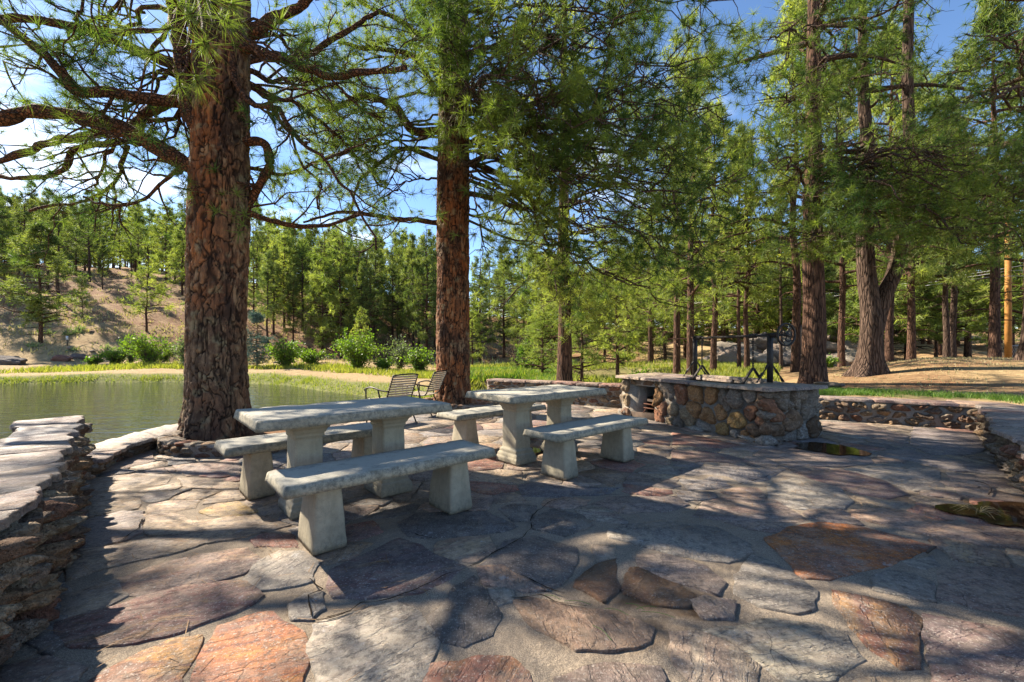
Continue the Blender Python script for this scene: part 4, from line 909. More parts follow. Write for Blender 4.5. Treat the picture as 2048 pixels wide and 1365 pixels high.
iron('hub', lambda m: tube1(m, [wc - ax * .03, wc + ax * .03], .028, 12), wh)
fix(wi)

# ---------------------------------------------------------------- slatted patio chairs
def chair(x, y, rz, label, seatz=.36):
    o = empty('patio_chair', (x, y, .02), label, 'chair', 'slatted metal patio chairs by the pond', rz)   # faces local -x
    def t(n, pts, r_, mat='frame', k=8): m = MB(); tube1(m, pts, r_, k); return m.build(n, M[mat], o)
    w = .25; bk0, bk1 = (.16, seatz + .02), (.34, seatz + .42); st0 = (-.28, seatz + .03)
    for s in (-1, 1):
        t('side_rail', catmull([(st0[0], s * w, st0[1] - .03), (st0[0] + .04, s * w, st0[1]), (0, s * w, seatz), (bk0[0], s * w, bk0[1]), (.22, s * w, seatz + .14), (bk1[0], s * w, bk1[1])], 22), .012)
        arm = t('armrest', catmull([(.25, s * (w + .02), seatz + .17), (.10, s * (w + .05), seatz + .19), (-.10, s * (w + .06), seatz + .225), (-.26, s * (w + .05), seatz + .20), (-.30, s * (w + .05), seatz + .17)], 16), .013)
        t('leg', catmull([(-.27, s * (w + .05), seatz + .20), (-.26, s * (w + .04), .2), (-.27, s * (w + .03), 0)], 8), .012)
        t('leg', catmull([(.02, s * (w + .04), seatz + .21), (.08, s * w, seatz - .08), (.20, s * w, .16), (.30, s * w, 0)], 10), .012)
    t('top_rail', catmull([(bk1[0], -w, bk1[1]), (bk1[0] + .03, -.1, bk1[1] + .015), (bk1[0] + .03, .1, bk1[1] + .015), (bk1[0], w, bk1[1])], 12), .012)
    def strip(p, q, th=.005):
        m = MB(); p0, q0 = np.array(p), np.array(q); V = []
        d = np.array([q0[0] - p0[0], 0, q0[1] - p0[1]]); nn = unit(np.array([-d[2], 0, d[0]])) * th
        for yy in (-w - .012, -w * .4, w * .4, w + .012):
            sag = np.array([.012 if abs(yy) < .2 else 0, 0, 0])
            for (a, n_) in ((p0, -1), (q0, -1), (q0, 1), (p0, 1)): V.append(np.array([a[0], yy, a[1]]) + nn * n_ + sag)
        F4 = [(j * 4 + k, j * 4 + (k + 1) % 4, j * 4 + 4 + (k + 1) % 4, j * 4 + 4 + k) for j in range(3) for k in range(4)] + [(0, 1, 2, 3), (12, 15, 14, 13)]
        m.add(V, [np.array(F4)]); return m
    n = 9
    for i in range(n):
        a = i / n + .012; b = (i + .70) / n + .012; P_ = lambda t_: (.185 + (bk1[0] - .185) * t_, seatz + .07 + (bk1[1] - seatz - .07) * t_)
        strip(P_(a), P_(b)).build('back_strap', M['strap'], o, False)
    for i in range(8):
        a = i / 8; b = (i + .72) / 8; Q_ = lambda t_: (-.26 + .40 * t_, seatz + .028 - .03 * t_); strip(Q_(a), Q_(b)).build('seat_strap', M['strap'], o, False)
    return o
chair(-1.95, 7.0, -.62, 'beige slatted metal chair facing the pond, the left one, seen past the nearer table')
chair(-1.62, 7.95, -.30, 'beige slatted metal chair facing the pond, the right one, overlapping the second pine trunk')

# ---------------------------------------------------------------- far things: pole, wires, fence, sign, rocks
def zl(x, y): return float(zland(np.array([x]), np.array([y]))[0])
up = empty('utility_pole', (29.9, 26, zl(29.9, 26)), 'tall orange brown wooden utility pole beyond the mound at the right edge', 'utility pole')
mb = MB(); tube1(mb, [(29.9, 26, zl(29.9, 26) - .3), (29.9, 26, 4), (29.88, 26, 10.2)], [.165, .15, .12], 14); mb.build('pole', M['polewood'], up)
mb = MB(); box(mb, (29.9, 25.85, 9.3), (2.2, .1, .12)); mb.build('crossarm', M['polewood'], up)
for dx in (-1, 0, 1):
    mb = MB(); tube1(mb, [(29.9 + dx, 25.85, 9.36), (29.9 + dx, 25.85, 9.5)], [.05, .035], 8); mb.build('insulator', M['galv'], up)
fix(up)
up2 = empty('utility_pole', (17.5, 55, zl(17.5, 55)), 'slender distant utility pole among the pines, behind the left end of the fire pit', 'utility pole')
mb = MB(); tube1(mb, [(17.5, 55, zl(17.5, 55) - .3), (17.5, 55, zl(17.5, 55) + 5.8)], .09, 8); mb.build('pole', M['twig'], up2)
mb = MB(); box(mb, (17.5, 54.9, zl(17.5, 55) + 5.3), (2.6, .12, .14)); mb.build('crossarm', M['wire'], up2); fix(up2)
def wire(a, b, sag, r_, lbl, grp):
    t = np.linspace(0, 1, 30)[:, None]; q = np.array(a) + (np.array(b) - np.array(a)) * t; q[:, 2] -= sag * 4 * (t * (1 - t))[:, 0]
    mb = MB(); tube1(mb, q, r_, 5); tag(mb.build('power_cable', M['wire']), lbl, 'power cable', grp)
for k, dx in enumerate((-1, 0, 1)):
    hl = ('lowest', 'middle', 'highest')[k]; wire((29.9 + dx, 25.85, 5.6 + .35 * k), (17.5 + dx, 54.9, zl(17.5, 55) + 5.4), .8, .012, hl + ' pale cable strung between the orange pole and the distant pole', 'cables on the power line')
    wire((17.5 + dx, 54.9, zl(17.5, 55) + 5.4), (-3, 68, 9.0 + .3 * k), .8, .02, hl + ' pale cable running left from the distant pole among the pines', 'cables left of the distant pole')
    wire((29.9 + dx, 25.85, 5.6 + .35 * k), (46, 22, 6.3 + .4 * k), .3, .012, hl + ' pale cable leaving the frame right of the orange pole', 'cables right of the orange pole')
cf = empty('wire_fence', (30.2, 27, zl(30.2, 27)), 'low galvanised post and rail mesh fence beside the orange pole', 'fence')
fx = [(30.4, 26.6), (33.4, 26.9), (36.4, 27.2), (39.4, 27.5)]
for x, y in fx: mb = MB(); tube1(mb, [(x, y, zl(x, y) - .1), (x, y, zl(x, y) + 1.15)], .04, 8); mb.build('post', M['galv'], cf)
mb = MB(); tube1(mb, [(x, y, zl(x, y) + 1.1) for x, y in fx], .025, 6); mb.build('rail', M['galv'], cf)
mb = MB()
for i in range(60):
    t = i / 60; x = 30.4 + 9 * t; y = 26.6 + .9 * t; z = zl(x, y)
    for dx in (.5, -.5): tube1(mb, [(x, y, z + .05), (x + dx, y, z + 1.08)], .006, 3, False)
mb.build('mesh', M['galv'], cf); fix(cf)
xs_, ys_ = P(135, 698, 33)[:2]; zz_ = zl(xs_, ys_)
sg = empty('sign_post', (xs_, ys_, zz_), 'small pale blank sign on a short post at the foot of the hill', 'sign')
mb = MB(); tube1(mb, [(xs_, ys_, zz_ - .1), (xs_, ys_, zz_ + .62)], .03, 6); mb.build('post', M['twig'], sg)
mb = MB(); box(mb, (xs_, ys_ - .03, zz_ + .62), (.17, .03, .30)); mb.build('panel', M['sign'], sg, False); fix(sg)
for (px, Yb, s_, t, lb) in ((124, 30.5, (.65, .4, .34), (.30, .13, .10), 'reddish rounded boulder on the lawn, the left one of two at the hill foot'), (160, 31.5, (.6, .35, .28), (.16, .12, .11), 'dark rounded boulder on the lawn, the right one of two at the hill foot'),
                           (14, 27.5, (1.2, .5, .45), (.15, .13, .12), 'dark flat boulder on the far bank at the left edge'), (33, 28.0, (.5, .4, .36), (.24, .2, .15), 'small greyish boulder on the far bank beside the dark flat one')):
    x = (px - 1024) / F * Yb; mb = MB(); rock(mb, (x, Yb, zl(x, Yb) + s_[2] * .35), s_, .2, 4, .2, px, 9, tone=t); tag(mb.build('boulder', M['boulder']), lb, 'boulder')
oc = MB(); g9 = np.random.default_rng(9)
for i in range(70):
    px = g9.uniform(1415, 1745); Yb = g9.uniform(31, 37); x = (px - 1024) / F * Yb; hh = 2.0 * math.sin(min(1, (px - 1405) / 150) * math.pi / 2) * (1 - .25 * ((px - 1550) / 200) ** 2)
    rock(oc, (x, Yb, zl(x, Yb) + hh * g9.uniform(0, 1) * (Yb - 30) / 5), (g9.uniform(.6, 1.5), g9.uniform(.5, 1), g9.uniform(.4, .95)), g9.uniform(0, 3), 3, .22, i, 10, tone=np.array([(.30, .26, .21), (.22, .19, .17), (.35, .30, .24), (.28, .21, .16)][i % 4]))
tag(oc.build('rock_outcrop', M['boulder']), 'long pale grey outcrop of broken rock behind the fire pit among the pines', 'rock outcrop')
xs_ = 11.6; rock_b = MB(); rock(rock_b, (P(1660, 768, 9.5)[0], 9.5, .42), (.35, .28, .10), .3, 4, .2, 77, 8, tone=(.20, .17, .14)); tag(rock_b.build('boulder', M['boulder']), 'flat dark stone on the grass right behind the fire pit corner', 'boulder')
# small litter on the patio
def twig(lbl, pts, r_, name='fallen_twig', mat='twig'):
    mb = MB(); tube1(mb, pts, r_, 6); tag(mb.build(name, M[mat]), lbl, 'twig')
q = [G(1348 + x * .3993, 820 + y * .3993, .03) for x, y in ((1508, 360), (1550, 368), (1583, 385), (1588, 402), (1575, 425))]
twig('curved black twig lying on the patio by the right puddle', catmull([(*a, .034) for a in q], 14), [.004] * 9 + [.006] * 5)
q = [G(1348 + x * .3993, 820 + y * .3993, .03) for x, y in ((1268, 720), (1290, 700), (1310, 690))]
twig('short stubby twig at the tip of the orange brown flagstone', [(*a, .036) for a in q], [.008, .009, .006])
wd = MB(); c = np.array((*G(1348 + 1530 * .3993, 820 + 515 * .3993, .03), .03)); gq = np.random.default_rng(4)
for i in range(26):
    a = gq.uniform(0, 6.3); l = gq.uniform(.06, .20); tube1(wd, catmull([c, c + [math.cos(a) * l * .5, math.sin(a) * l * .4, gq.uniform(.015, .05)], c + [math.cos(a) * l, math.sin(a) * l * .8, gq.uniform(.0, .03)]], 6), [.002] * 5 + [.0008], 3, False)
tag(wd.build('dry_weed', M['grass_dry']), 'pale dry weed sprawling in the right hand puddle', 'weed')
lp = MB()
for (x0, y0, x1, y1) in ((1100, 960, 1180, 985), (1200, 990, 1330, 1008), (1400, 1028, 1520, 1062), (1505, 1002, 1600, 1035), (1560, 1030, 1660, 1022), (1585, 1045, 1753, 1075), (1340, 1115, 1435, 1192)):
    a, b = c2([(x0, y0), (x1, y1)]); m_ = ((a[0] + b[0]) / 2 + .006, (a[1] + b[1]) / 2 + .008); tube1(lp, catmull([(*a, .03), (*m_, .034), (*b, .03)], 6), .0013, 3, False)
tag(lp.build('green_needles', M['grass']), 'few long green needles lying by the wet hollow in the patio', 'pine needles', kind='stuff')
# ---------------------------------------------------------------- trees
def cellular(u, v, nu, seed=0):
    iu, iv = np.floor(u).astype(np.int64), np.floor(v).astype(np.int64); f1 = np.full(u.shape, 9.); f2 = np.full(u.shape, 9.); cid = np.zeros(u.shape)
    for a in (-1, 0, 1):
        for b in (-1, 0, 1):
            cu, cv = iu + a, iv + b; w = cu % nu
            du = cu + .5 + .85 * (_h(w, cv, w * 0, seed) - .5) - u; dv = cv + .5 + .85 * (_h(w, cv, w * 0 + 1, seed) - .5) - v
            d = np.hypot(du, dv); idv = _h(w, cv, w * 0 + 2, seed)
            m = d < f1; f2 = np.where(m, f1, np.minimum(f2, d)); cid = np.where(m, idv, cid); f1 = np.where(m, d, f1)
    return f1, f2, cid
def bark_trunk(name, path, rad, nth, nz, parent, plate=.085, amp=.035, flare=.35, seed=0, grey=None, zf=0.):
    path = np.array(path, float); c = catmull(path, nz); s = np.linspace(0, len(rad) - 1, nz); r = np.interp(s, np.arange(len(rad)), rad)
    z = c[:, 2] - path[0][2]; th = np.linspace(0, 2 * np.pi, nth + 1)[:-1]; TH, Zz = np.meshgrid(th, z); Rr = np.repeat(r[:, None], nth, 1)
    rm = float(np.mean(rad)); nu = max(6, int(2 * np.pi * rm / plate)); u = TH / (2 * np.pi) * nu; v = Zz / (plate * 5.0)
    cy = np.stack([np.cos(TH) * rm, np.sin(TH) * rm, Zz], -1)
    u2 = u + 1.1 * fbm(cy * np.array([3., 3, 1.9]) + seed, 4, 3); v2 = v + .8 * fbm(cy * np.array([6., 6, 2]) + seed, 4, 4)
    f1, f2, cid = cellular(u2, v2, nu, seed); e = f2 - f1
    g1, g2, cid2 = cellular(u2 * 2 + 7, v2 * 2.3 + 3, nu * 2, seed + 5); e2 = g2 - g1
    crack = np.minimum(sst(0, .26, e), .55 + .45 * sst(0, .2, e2))
    fis = np.abs(fbm(cy * np.array([13., 13, 2.4]) + seed, 3, 14)); fis2 = np.abs(fbm(cy * np.array([9., 9, 1.5]) + seed + 5, 3, 24)); crack = np.minimum(.12 + .88 * crack, np.minimum(.05 + .95 * sst(.0, .13, fis), sst(.0, .09, fis2)))
    crack_h = np.minimum(1, crack * 1.5); h = amp * (crack_h - .6) + amp * .35 * (cid - .5) * crack + amp * .22 * (cid2 - .5) + amp * .35 * fbm(cy * 14, 4, 6)
    lobes = .5 + .5 * np.cos(TH * 5 + 1.3 * np.sin(TH * 2 + seed) + seed)
    zz = Zz - zf; fl = flare * np.exp(-np.maximum(zz, 0) / (rm * 1.0)) * (.45 + .8 * lobes) * rm
    big = 1 + .05 * fbm(cy * np.array([1.2, 1.2, .7]) + seed, 2, 8)
    Rr = Rr * big + h + fl
    V = np.stack([c[:, 0][:, None] + Rr * np.cos(TH), c[:, 1][:, None] + Rr * np.sin(TH), np.repeat(c[:, 2][:, None], nth, 1)], -1).reshape(-1, 3)
    i = np.arange(nz * nth).reshape(nz, nth); nx = np.roll(i, -1, 1); Qs = np.stack([i[:-1], nx[:-1], nx[1:], i[1:]], -1).reshape(-1, 4)
    gr = (grey(TH, Zz) if grey else np.full(TH.shape, .5)) + .45 * fbm(cy * 1.6 + seed, 3, 12)
    return mk(name, V, [Qs], M['bark'], parent, {'crack': crack.ravel(), 'plate': (.6 * cid + .4 * cid2).ravel(), 'grey': np.clip(gr, 0, 1).ravel()})
def kids(L, Rd, cnt, t0, t1, ln, ang, up, g, m=6, wob=.08, rr=.5, flat=.45, dens=None):
    """cnt branches on each of the N polylines; returns polylines and radii"""
    N, mm, _ = L.shape; t = g.uniform(t0, t1, (N, cnt)); t = (np.arange(cnt)[None] + g.uniform(0, 1, (N, cnt))) / cnt * (t1 - t0) + t0
    s = t * (mm - 1); i = np.minimum(s.astype(int), mm - 2); f = (s - i)[..., None]; n = np.arange(N)[:, None]
    base = L[n, i] * (1 - f) + L[n, i + 1] * f; T = unit(L[n, i + 1] - L[n, i]); r0 = (Rd[n, i] * (1 - f[..., 0]) + Rd[n, i + 1] * f[..., 0])
    P_ = g.normal(size=(N, cnt, 3)); P_[..., 2] *= flat; P_ -= (P_ * T).sum(-1, keepdims=True) * T; P_ = unit(P_)
    a = ang * g.uniform(.7, 1.25, (N, cnt, 1)); D = unit(T * np.cos(a) + P_ * np.sin(a) + np.array([0, 0, up]))
    Ll = np.linalg.norm(L[:, -1] - L[:, 0], axis=-1)[:, None]
    l = (ln(t, Ll) * g.uniform(.6, 1.2, (N, cnt)))[..., None, None]
    q = np.linspace(0, 1, m)[None, None, :, None]; sag = g.uniform(-.25, .3, (N, cnt, 1, 1)) + .12
    wv = np.cumsum(g.normal(0, 1, (N, cnt, m, 3)), 2) * wob / math.sqrt(m); wv -= wv[:, :, :1]
    K = base[:, :, None] + D[:, :, None] * q * l + np.array([0, 0, 1.]) * q ** 2 * l * sag + wv * l
    rk = (np.minimum(r0 * rr, .035 * l[..., 0, 0] + .002))[..., None] * (1 - .7 * np.linspace(0, 1, m))[None, None]
    return K.reshape(-1, m, 3), rk.reshape(-1, m)
def needle_mesh(Pt, D, ln, n, w, g, spread=.75, cup=.35, tint=None):
    N = len(Pt); d = D[:, None] * cup + unit(g.normal(size=(N, n, 3))) * spread; d = unit(d)
    l = ln * g.uniform(.65, 1.15, (N, n, 1)) * g.uniform(.75, 1.2, (N, 1, 1)); side = unit(np.cross(d, g.normal(size=(N, n, 3)))) * w / 2
    base = Pt[:, None] - D[:, None] * ln * .35 * g.uniform(0, 1, (N, n, 1)); tip = base + d * l; tip[..., 2] -= .08 * l[..., 0]
    V = np.stack([base - side, base + side, tip], 2).reshape(-1, 3); Fc = np.arange(N * n * 3).reshape(-1, 3)
    tn = (g.uniform(0, 1, N) if tint is None else tint)[:, None, None] * .7 + g.uniform(0, .3, (N, n, 1)) ; tn = np.repeat(tn, 3, 2).ravel()
    return V, Fc, tn
def foliate(tw, g, per, jit=.0):
    """tuft points and directions on the outer part of every twig"""
    N, m, _ = tw.shape; Ps, Ds = [], []
    for k in range(per):
        t = 1 - k * (.75 / max(1, per)) - g.uniform(0, .12, N) * (k > 0); s = t * (m - 1); i = np.clip(s.astype(int), 0, m - 2); f = (s - i)[:, None]; n = np.arange(N)
        Ps.append(tw[n, i] * (1 - f) + tw[n, i + 1] * f); Ds.append(unit(tw[n, i + 1] - tw[n, i] + np.array([0, 0, .03])))
    return np.concatenate(Ps), np.concatenate(Ds)
def add_tubes(mb, L, r, k, grey=.5):
    V, Qs = tubes(L, r, k); mb.add(V, [Qs], grey=np.full(len(V), grey))
def crown_from(limbs, radii, g, mbw, c1, c2, l1, l2, per, nn, ln, w, t0=.3, up=.12, grey=.6, k1=5, k2=3, ang=.95, spread=.75, clipf=None, wob=.1, clump=(.75, -.02), extra=None):
    S, rS = kids(limbs, radii, c1, t0, 1, l1, ang, up, g, 7, wob)
    Tw, rT = kids(S, rS, c2, .25, 1, l2, .8, up * .8, g, 5, .10)
    def keepw(A, rA, off, fr):
        q = A[:, -1]; v = fbm(q * clump[0] + 7.7, 2, 41); th_ = clump[1] + (extra(q) if extra else 0); k = (v > th_ - off) | ((g.uniform(size=len(A)) < fr) & ~(extra(q) > .5 if extra else np.zeros(len(A), bool)))
        return A[k], rA[k]
    S, rS = keepw(S, rS, .18, .3); Tw, rT = keepw(Tw, rT, .05, .22)
    add_tubes(mbw, S, np.maximum(rS, .004), k1, grey); add_tubes(mbw, Tw, np.maximum(rT, .0028), k2, grey)
    Pt, D = foliate(Tw, g, per); P2, D2 = foliate(S, g, max(1, per - 1)); Pt = np.concatenate([Pt, P2]); D = np.concatenate([D, D2])
    cn = fbm(Pt * clump[0] + 7.7, 2, 41) + .25 * g.normal(size=len(Pt)) * .3; kp = cn > clump[1] + (extra(Pt) if extra else 0); Pt, D = Pt[kp], D[kp]
    tn = np.clip(.45 + .9 * fbm(Pt * 1.1, 2, 43) + g.normal(0, .16, len(Pt)), 0, 1)
    return needle_mesh(Pt, D, ln, nn, w, g, spread, tint=tn)
def px_bough(start, ends, m=12):
    pts = [start] + [P(*e) for e in ends]; return catmull(pts, m)
def limb(mb, pts, r0, r1, k=12, n=34, grey=.35, wob=.09, seed=0):
    n = int(n * 1.7) if r0 > .05 else n
    q = catmull(pts, n); q = q + np.stack([vnoise(q * 1.5 + seed, i) + .35 * vnoise(q * 5 + seed, i + 5) + .12 * vnoise(q * 14 + seed, i + 9) for i in range(3)], 1) * wob * np.linspace(0, 1, n)[:, None] ** .5
    r = np.linspace(r0, r1, n) * (1 + .16 * vnoise(q * 6, 7) + .14 * vnoise(q * 19, 8)); tube1(mb, q, r, k, True, grey=grey); return q
def rs(q, m=12): t = np.linspace(0, len(q) - 1, m); i = np.minimum(t.astype(int), len(q) - 2); f = (t - i)[:, None]; return q[i] * (1 - f) + q[i + 1] * f
def upper_crown(c, z0, z1, Rm, n, g):
    L, r = [], []
    for i in range(n):
        z = z0 + (z1 - z0) * (i + g.uniform(0, 1)) / n; a = i * 2.4 + g.uniform(-.4, .4); k = (1 - (z - z0) / (z1 - z0)) ** .6 * .85 + .15; l = Rm * k * g.uniform(.7, 1.1)
        d = np.array([math.cos(a), math.sin(a), 0]); p0 = np.array([c[0], c[1], z]); L.append(catmull([p0, p0 + d * l * .5 + [0, 0, g.uniform(-.1, .5)], p0 + d * l + [0, 0, g.uniform(-.5, .9)]], 12)); r.append(np.linspace(.07 * k + .02, .012, 12))
    return np.array(L), np.array(r)
def rad(n, a, b, m=12): return np.repeat(np.linspace(a, b, m)[None], n, 0)

# --- first big pine (left)
g = np.random.default_rng(101)
c1x, c1y = -3.95, 5.80
t1 = empty('pine_tree', (c1x, c1y, .05), 'massive old pine with thick furrowed red and grey bark, left, in a stone ring', 'pine tree', 'big pines on the patio edge')
bark_trunk('trunk', [(c1x, c1y, .0), (c1x - .01, c1y, 1.5), (c1x + .02, c1y, 3.2), (c1x + .05, c1y, 5.0), (c1x + .12, c1y, 7.5), (c1x + .2, c1y + .1, 11)], [.335, .325, .340, .33, .27, .16], 190, 760, t1, .115, .029, .5, 3,
           lambda th, z: .78 - .85 * np.clip(np.cos(th - 4.45), 0, 1) * sst(1.2, 3.0, z) - .25 * np.clip(np.cos(th - 5.6), 0, 1) * sst(1.4, .6, z), .05)
mw = MB(); B = []
def T1L(pts, r0, r1, grey=.25, fol=True, st=None, **k):
    st = st or (c1x, c1y, CH - (pts[0][1] - HZ) * c1y / F); q = limb(mw, [st] + [P(*p) for p in pts], r0, r1, grey=grey, seed=len(B), **k)
    if fol: B.append(rs(q))
    return q
T1L([(372, 330, 5.7), (300, 285, 5.55), (210, 245, 5.4), (100, 222, 5.3), (-20, 240, 5.2), (-180, 290, 5.0)], .125, .06)
T1L([(380, 185, 6.1), (320, 215, 6.4), (270, 252, 6.6), (160, 280, 6.7), (60, 300, 6.8), (-60, 340, 6.8)], .095, .045)
T1L([(375, 325, 6.2), (290, 285, 6.9), (190, 285, 7.0), (140, 300, 7.0), (132, 335, 7.0), (70, 355, 7.1), (-30, 350, 7.2)], .06, .035)
T1L([(340, 130, 5.9), (250, 85, 5.9), (130, 55, 5.6), (-10, 45, 5.4), (-120, 60, 5.2)], .075, .04)
T1L([(330, 200, 5.6), (230, 185, 5.3), (150, 185, 5.1), (60, 95, 4.9), (-40, 20, 4.8)], .08, .04)
T1L([(355, 60, 5.7), (365, 140, 5.6), (385, 230, 5.6)][::-1] + [(340, -60, 5.7), (320, -180, 5.7)], .11, .08, fol=False, st=(c1x + .02, c1y - .1, CH - (260 - HZ) * c1y / F))
T1L([(500, 285, 5.8), (532, 300, 5.8), (540, 345, 5.8), (518, 395, 5.9), (500, 425, 5.9), (520, 440, 5.9), (585, 455, 6.0), (660, 450, 6.1), (720, 430, 6.2)], .068, .02, n=40, grey=.1)
T1L([(505, 95, 5.7), (560, 118, 5.6), (640, 152, 5.5), (720, 140, 5.5), (800, 120, 5.4)], .085, .03)
T1L([(505, 60, 5.9), (545, 40, 6.0), (600, 5, 6.0), (660, -60, 6.0)], .10, .05)
T1L([(503, 120, 6.1), (590, 115, 6.4), (680, 70, 6.6), (760, 30, 6.8)], .06, .03)
T1L([(440, 330, 6.2), (560, 350, 7.0), (640, 330, 7.3), (700, 300, 7.4)], .04, .02)
T1L([(240, 330, 6.9), (235, 350, 6.9), (180, 395, 7.0), (60, 420, 7.0)], .035, .02, st=P(255, 290, 6.9))
T1L([(375, 340, 6.0), (330, 360, 6.3), (280, 400, 6.5), (230, 420, 6.6), (170, 400, 6.7)], .035, .018)
T1L([(420, 20, 5.2), (440, 20, 4.4), (450, 40, 3.9), (460, 60, 3.7)], .05, .012, st=(c1x, c1y, 6.2))
T1L([(380, 0, 5.0), (330, 60, 4.3), (300, 130, 4.1)], .05, .012, st=(c1x, c1y, 6.2))
for i in range(11):
    ex, ey, Ye = g.uniform(-150, 360), g.uniform(-190, 400), g.uniform(4.2, 8.5); z0 = CH - (min(ey, 260) - HZ) * c1y / F + g.uniform(.2, .9)
    e = np.array(P(ex, ey, Ye)); s0 = np.array([c1x, c1y, z0]); mid = (s0 + e) / 2 + [0, 0, g.uniform(.0, .5)]; q = limb(mw, [s0, mid, e], .045, .012, 7, 24, seed=i + 50, wob=.35); B.append(rs(q))
for i in range(6):
    ex, ey, Ye = g.uniform(520, 800), g.uniform(-150, 460), g.uniform(4.8, 8.5); z0 = CH - (min(ey, 200) - HZ) * c1y / F + g.uniform(.2, .9)
    e = np.array(P(ex, ey, Ye)); s0 = np.array([c1x, c1y, z0]); mid = (s0 + e) / 2 + [0, 0, g.uniform(.0, .5)]; q = limb(mw, [s0, mid, e], .045, .012, 7, 24, seed=i + 80, wob=.35); B.append(rs(q))
B = np.array(B); mc = MB()
V, Fc, tn = crown_from(B, rad(len(B), .05, .02), g, mw, 12, 5, lambda t, l: .75 + .25 * t, lambda t, l: .34 + 0 * t, 1, 40, .175, .0058, .22, .05, .5, 6, 4, spread=.62, ang=.8, clump=(.8, -.12), extra=lambda q: 1.1 * (CH + (HZ + 60) / F * np.maximum(q[:, 1], .5) < q[:, 2]) + .08 * (q[:, 0] < -1.3 * q[:, 1]))
kx = 1024 + F * V[:, 0] / np.maximum(V[:, 1], .1); mc.add(V, [Fc], tint=tn)
tp_ = np.array([P(*q_) for q_ in ((385, 28, 3.2), (345, -8, 3.3), (420, -5, 3.1), (455, 45, 3.5), (410, 95, 3.7), (300, 110, 3.9), (360, 175, 4.3), (395, 165, 4.2), (330, 60, 3.8), (250, 60, 4.0), (470, 10, 3.3))]); td_ = unit(np.array([[.5, -.3, -.1], [.1, -.5, .1], [.8, -.2, -.3], [.6, 0, -.5], [.2, -.2, -.8], [-.3, -.3, -.4], [.1, -.1, -1], [.3, 0, -.9], [-.2, -.4, -.5], [-.6, -.2, -.2], [.9, 0, -.2]]))
V, Fc, tn = needle_mesh(tp_, td_, .24, 95, .0042, g, .55, .3, np.linspace(.8, 1, len(tp_))); mc.add(V, [Fc], tint=tn)
for q_, d_ in zip(tp_, td_): tube1(mw, catmull([q_ + d_ * .02, q_ - d_ * .12, q_ - d_ * .3 + [0, .12, .12], np.array([c1x * .93, c1y * .85, 5.7])], 14), np.linspace(.006, .02, 14), 5, False, grey=.4)
U, rU = upper_crown((c1x + .1, c1y), 8.5, 15, 3.6, 5, g)
add_tubes(mw, U, rU, 6, .5); V, Fc, tn = crown_from(U, rU, g, mw, 8, 5, lambda t, l: .95 - .3 * t, lambda t, l: .45 + 0 * t, 2, 9, .22, .016, .25, .1, .5, 4, 3, clump=(.45, .08)); mc.add(V, [Fc], tint=tn)
mw.build('limbs', M['limb'], t1); mc.build('crown', M['needle'], t1, False); fix(t1)

# --- second big pine (middle)
g = np.random.default_rng(202)
c2x, c2y = -1.16, 8.5
t2 = empty('pine_tree', (c2x, c2y, .08), 'straight tall pine with dark reddish brown bark in the middle, behind the two tables', 'pine tree', 'big pines on the patio edge')
bark_trunk('trunk', [(c2x, c2y, .0), (c2x, c2y, 2), (c2x + .0, c2y, 4), (c2x + .02, c2y, 7), (c2x + .05, c2y, 12)], [.32, .318, .31, .27, .14], 130, 640, t2, .085, .026, .22, 9, lambda th, z: .22 - .12 * np.cos(th - 5.0) + .25 * sst(3.0, 3.8, z) * np.clip(-np.cos(th), 0, 1), .12)
mw = MB(); B = []
def T2L(pts, r0, r1, grey=.35, fol=True, n=24):
    q = limb(mw, [(c2x, c2y, CH - (pts[0][1] - HZ) * c2y / F)] + [P(*p) for p in pts], r0, r1, 8, n, grey, seed=len(B) + 20)
    if fol: B.append(rs(q))
T2L([(872, 318, 8.5), (820, 297, 8.4), (780, 312, 8.3), (738, 350, 8.2), (712, 385, 8.2), (700, 420, 8.2)], .06, .02, .6, False)
T2L([(872, 445, 8.5), (830, 440, 8.2), (760, 432, 7.9), (690, 425, 7.6), (610, 440, 7.4)], .06, .02)
T2L([(874, 262, 8.5), (830, 258, 8.4), (790, 215, 8.3), (745, 195, 8.2), (690, 205, 8.1), (640, 215, 8.0)], .10, .05, .3)
T2L([(942, 390, 8.4), (990, 396, 8.2), (1030, 405, 8.0), (1056, 415, 7.9)], .055, .042, .7, False)
T2L([(945, 330, 8.4), (1005, 352, 8.0), (1050, 385, 7.7), (1075, 440, 7.5), (1100, 500, 7.4)], .07, .02)
T2L([(940, 260, 8.4), (985, 245, 8.1), (1035, 225, 7.9), (1080, 200, 7.6), (1180, 180, 7.3)], .09, .03)
T2L([(945, 190, 8.4), (1000, 195, 8.6), (1060, 215, 8.8), (1100, 300, 8.8)], .07, .02)
T2L([(872, 180, 8.5), (830, 120, 8.3), (760, 95, 8.1), (680, 90, 7.9)], .08, .03)
T2L([(872, 100, 8.5), (800, 40, 8.2), (720, 0, 8.0)], .08, .03)
T2L([(950, 420, 8.3), (960, 470, 8.0), (955, 500, 7.9)], .02, .006)
ends = []
for i in range(54): ends.append((g.uniform(960, 1480) if i < 46 else g.uniform(1380, 1490), g.uniform(-120, 470), g.uniform(5.2, 8.8)))
for i in range(16): ends.append((g.uniform(1120, 1420), g.uniform(380, 585), g.uniform(6.0, 8.4)))
for i in range(16): ends.append((g.uniform(600, 960), g.uniform(-150, 215), g.uniform(5.6, 9.6)))
for i in range(11): ends.append((g.uniform(560, 860), g.uniform(150, 500), g.uniform(7.0, 9.8)))
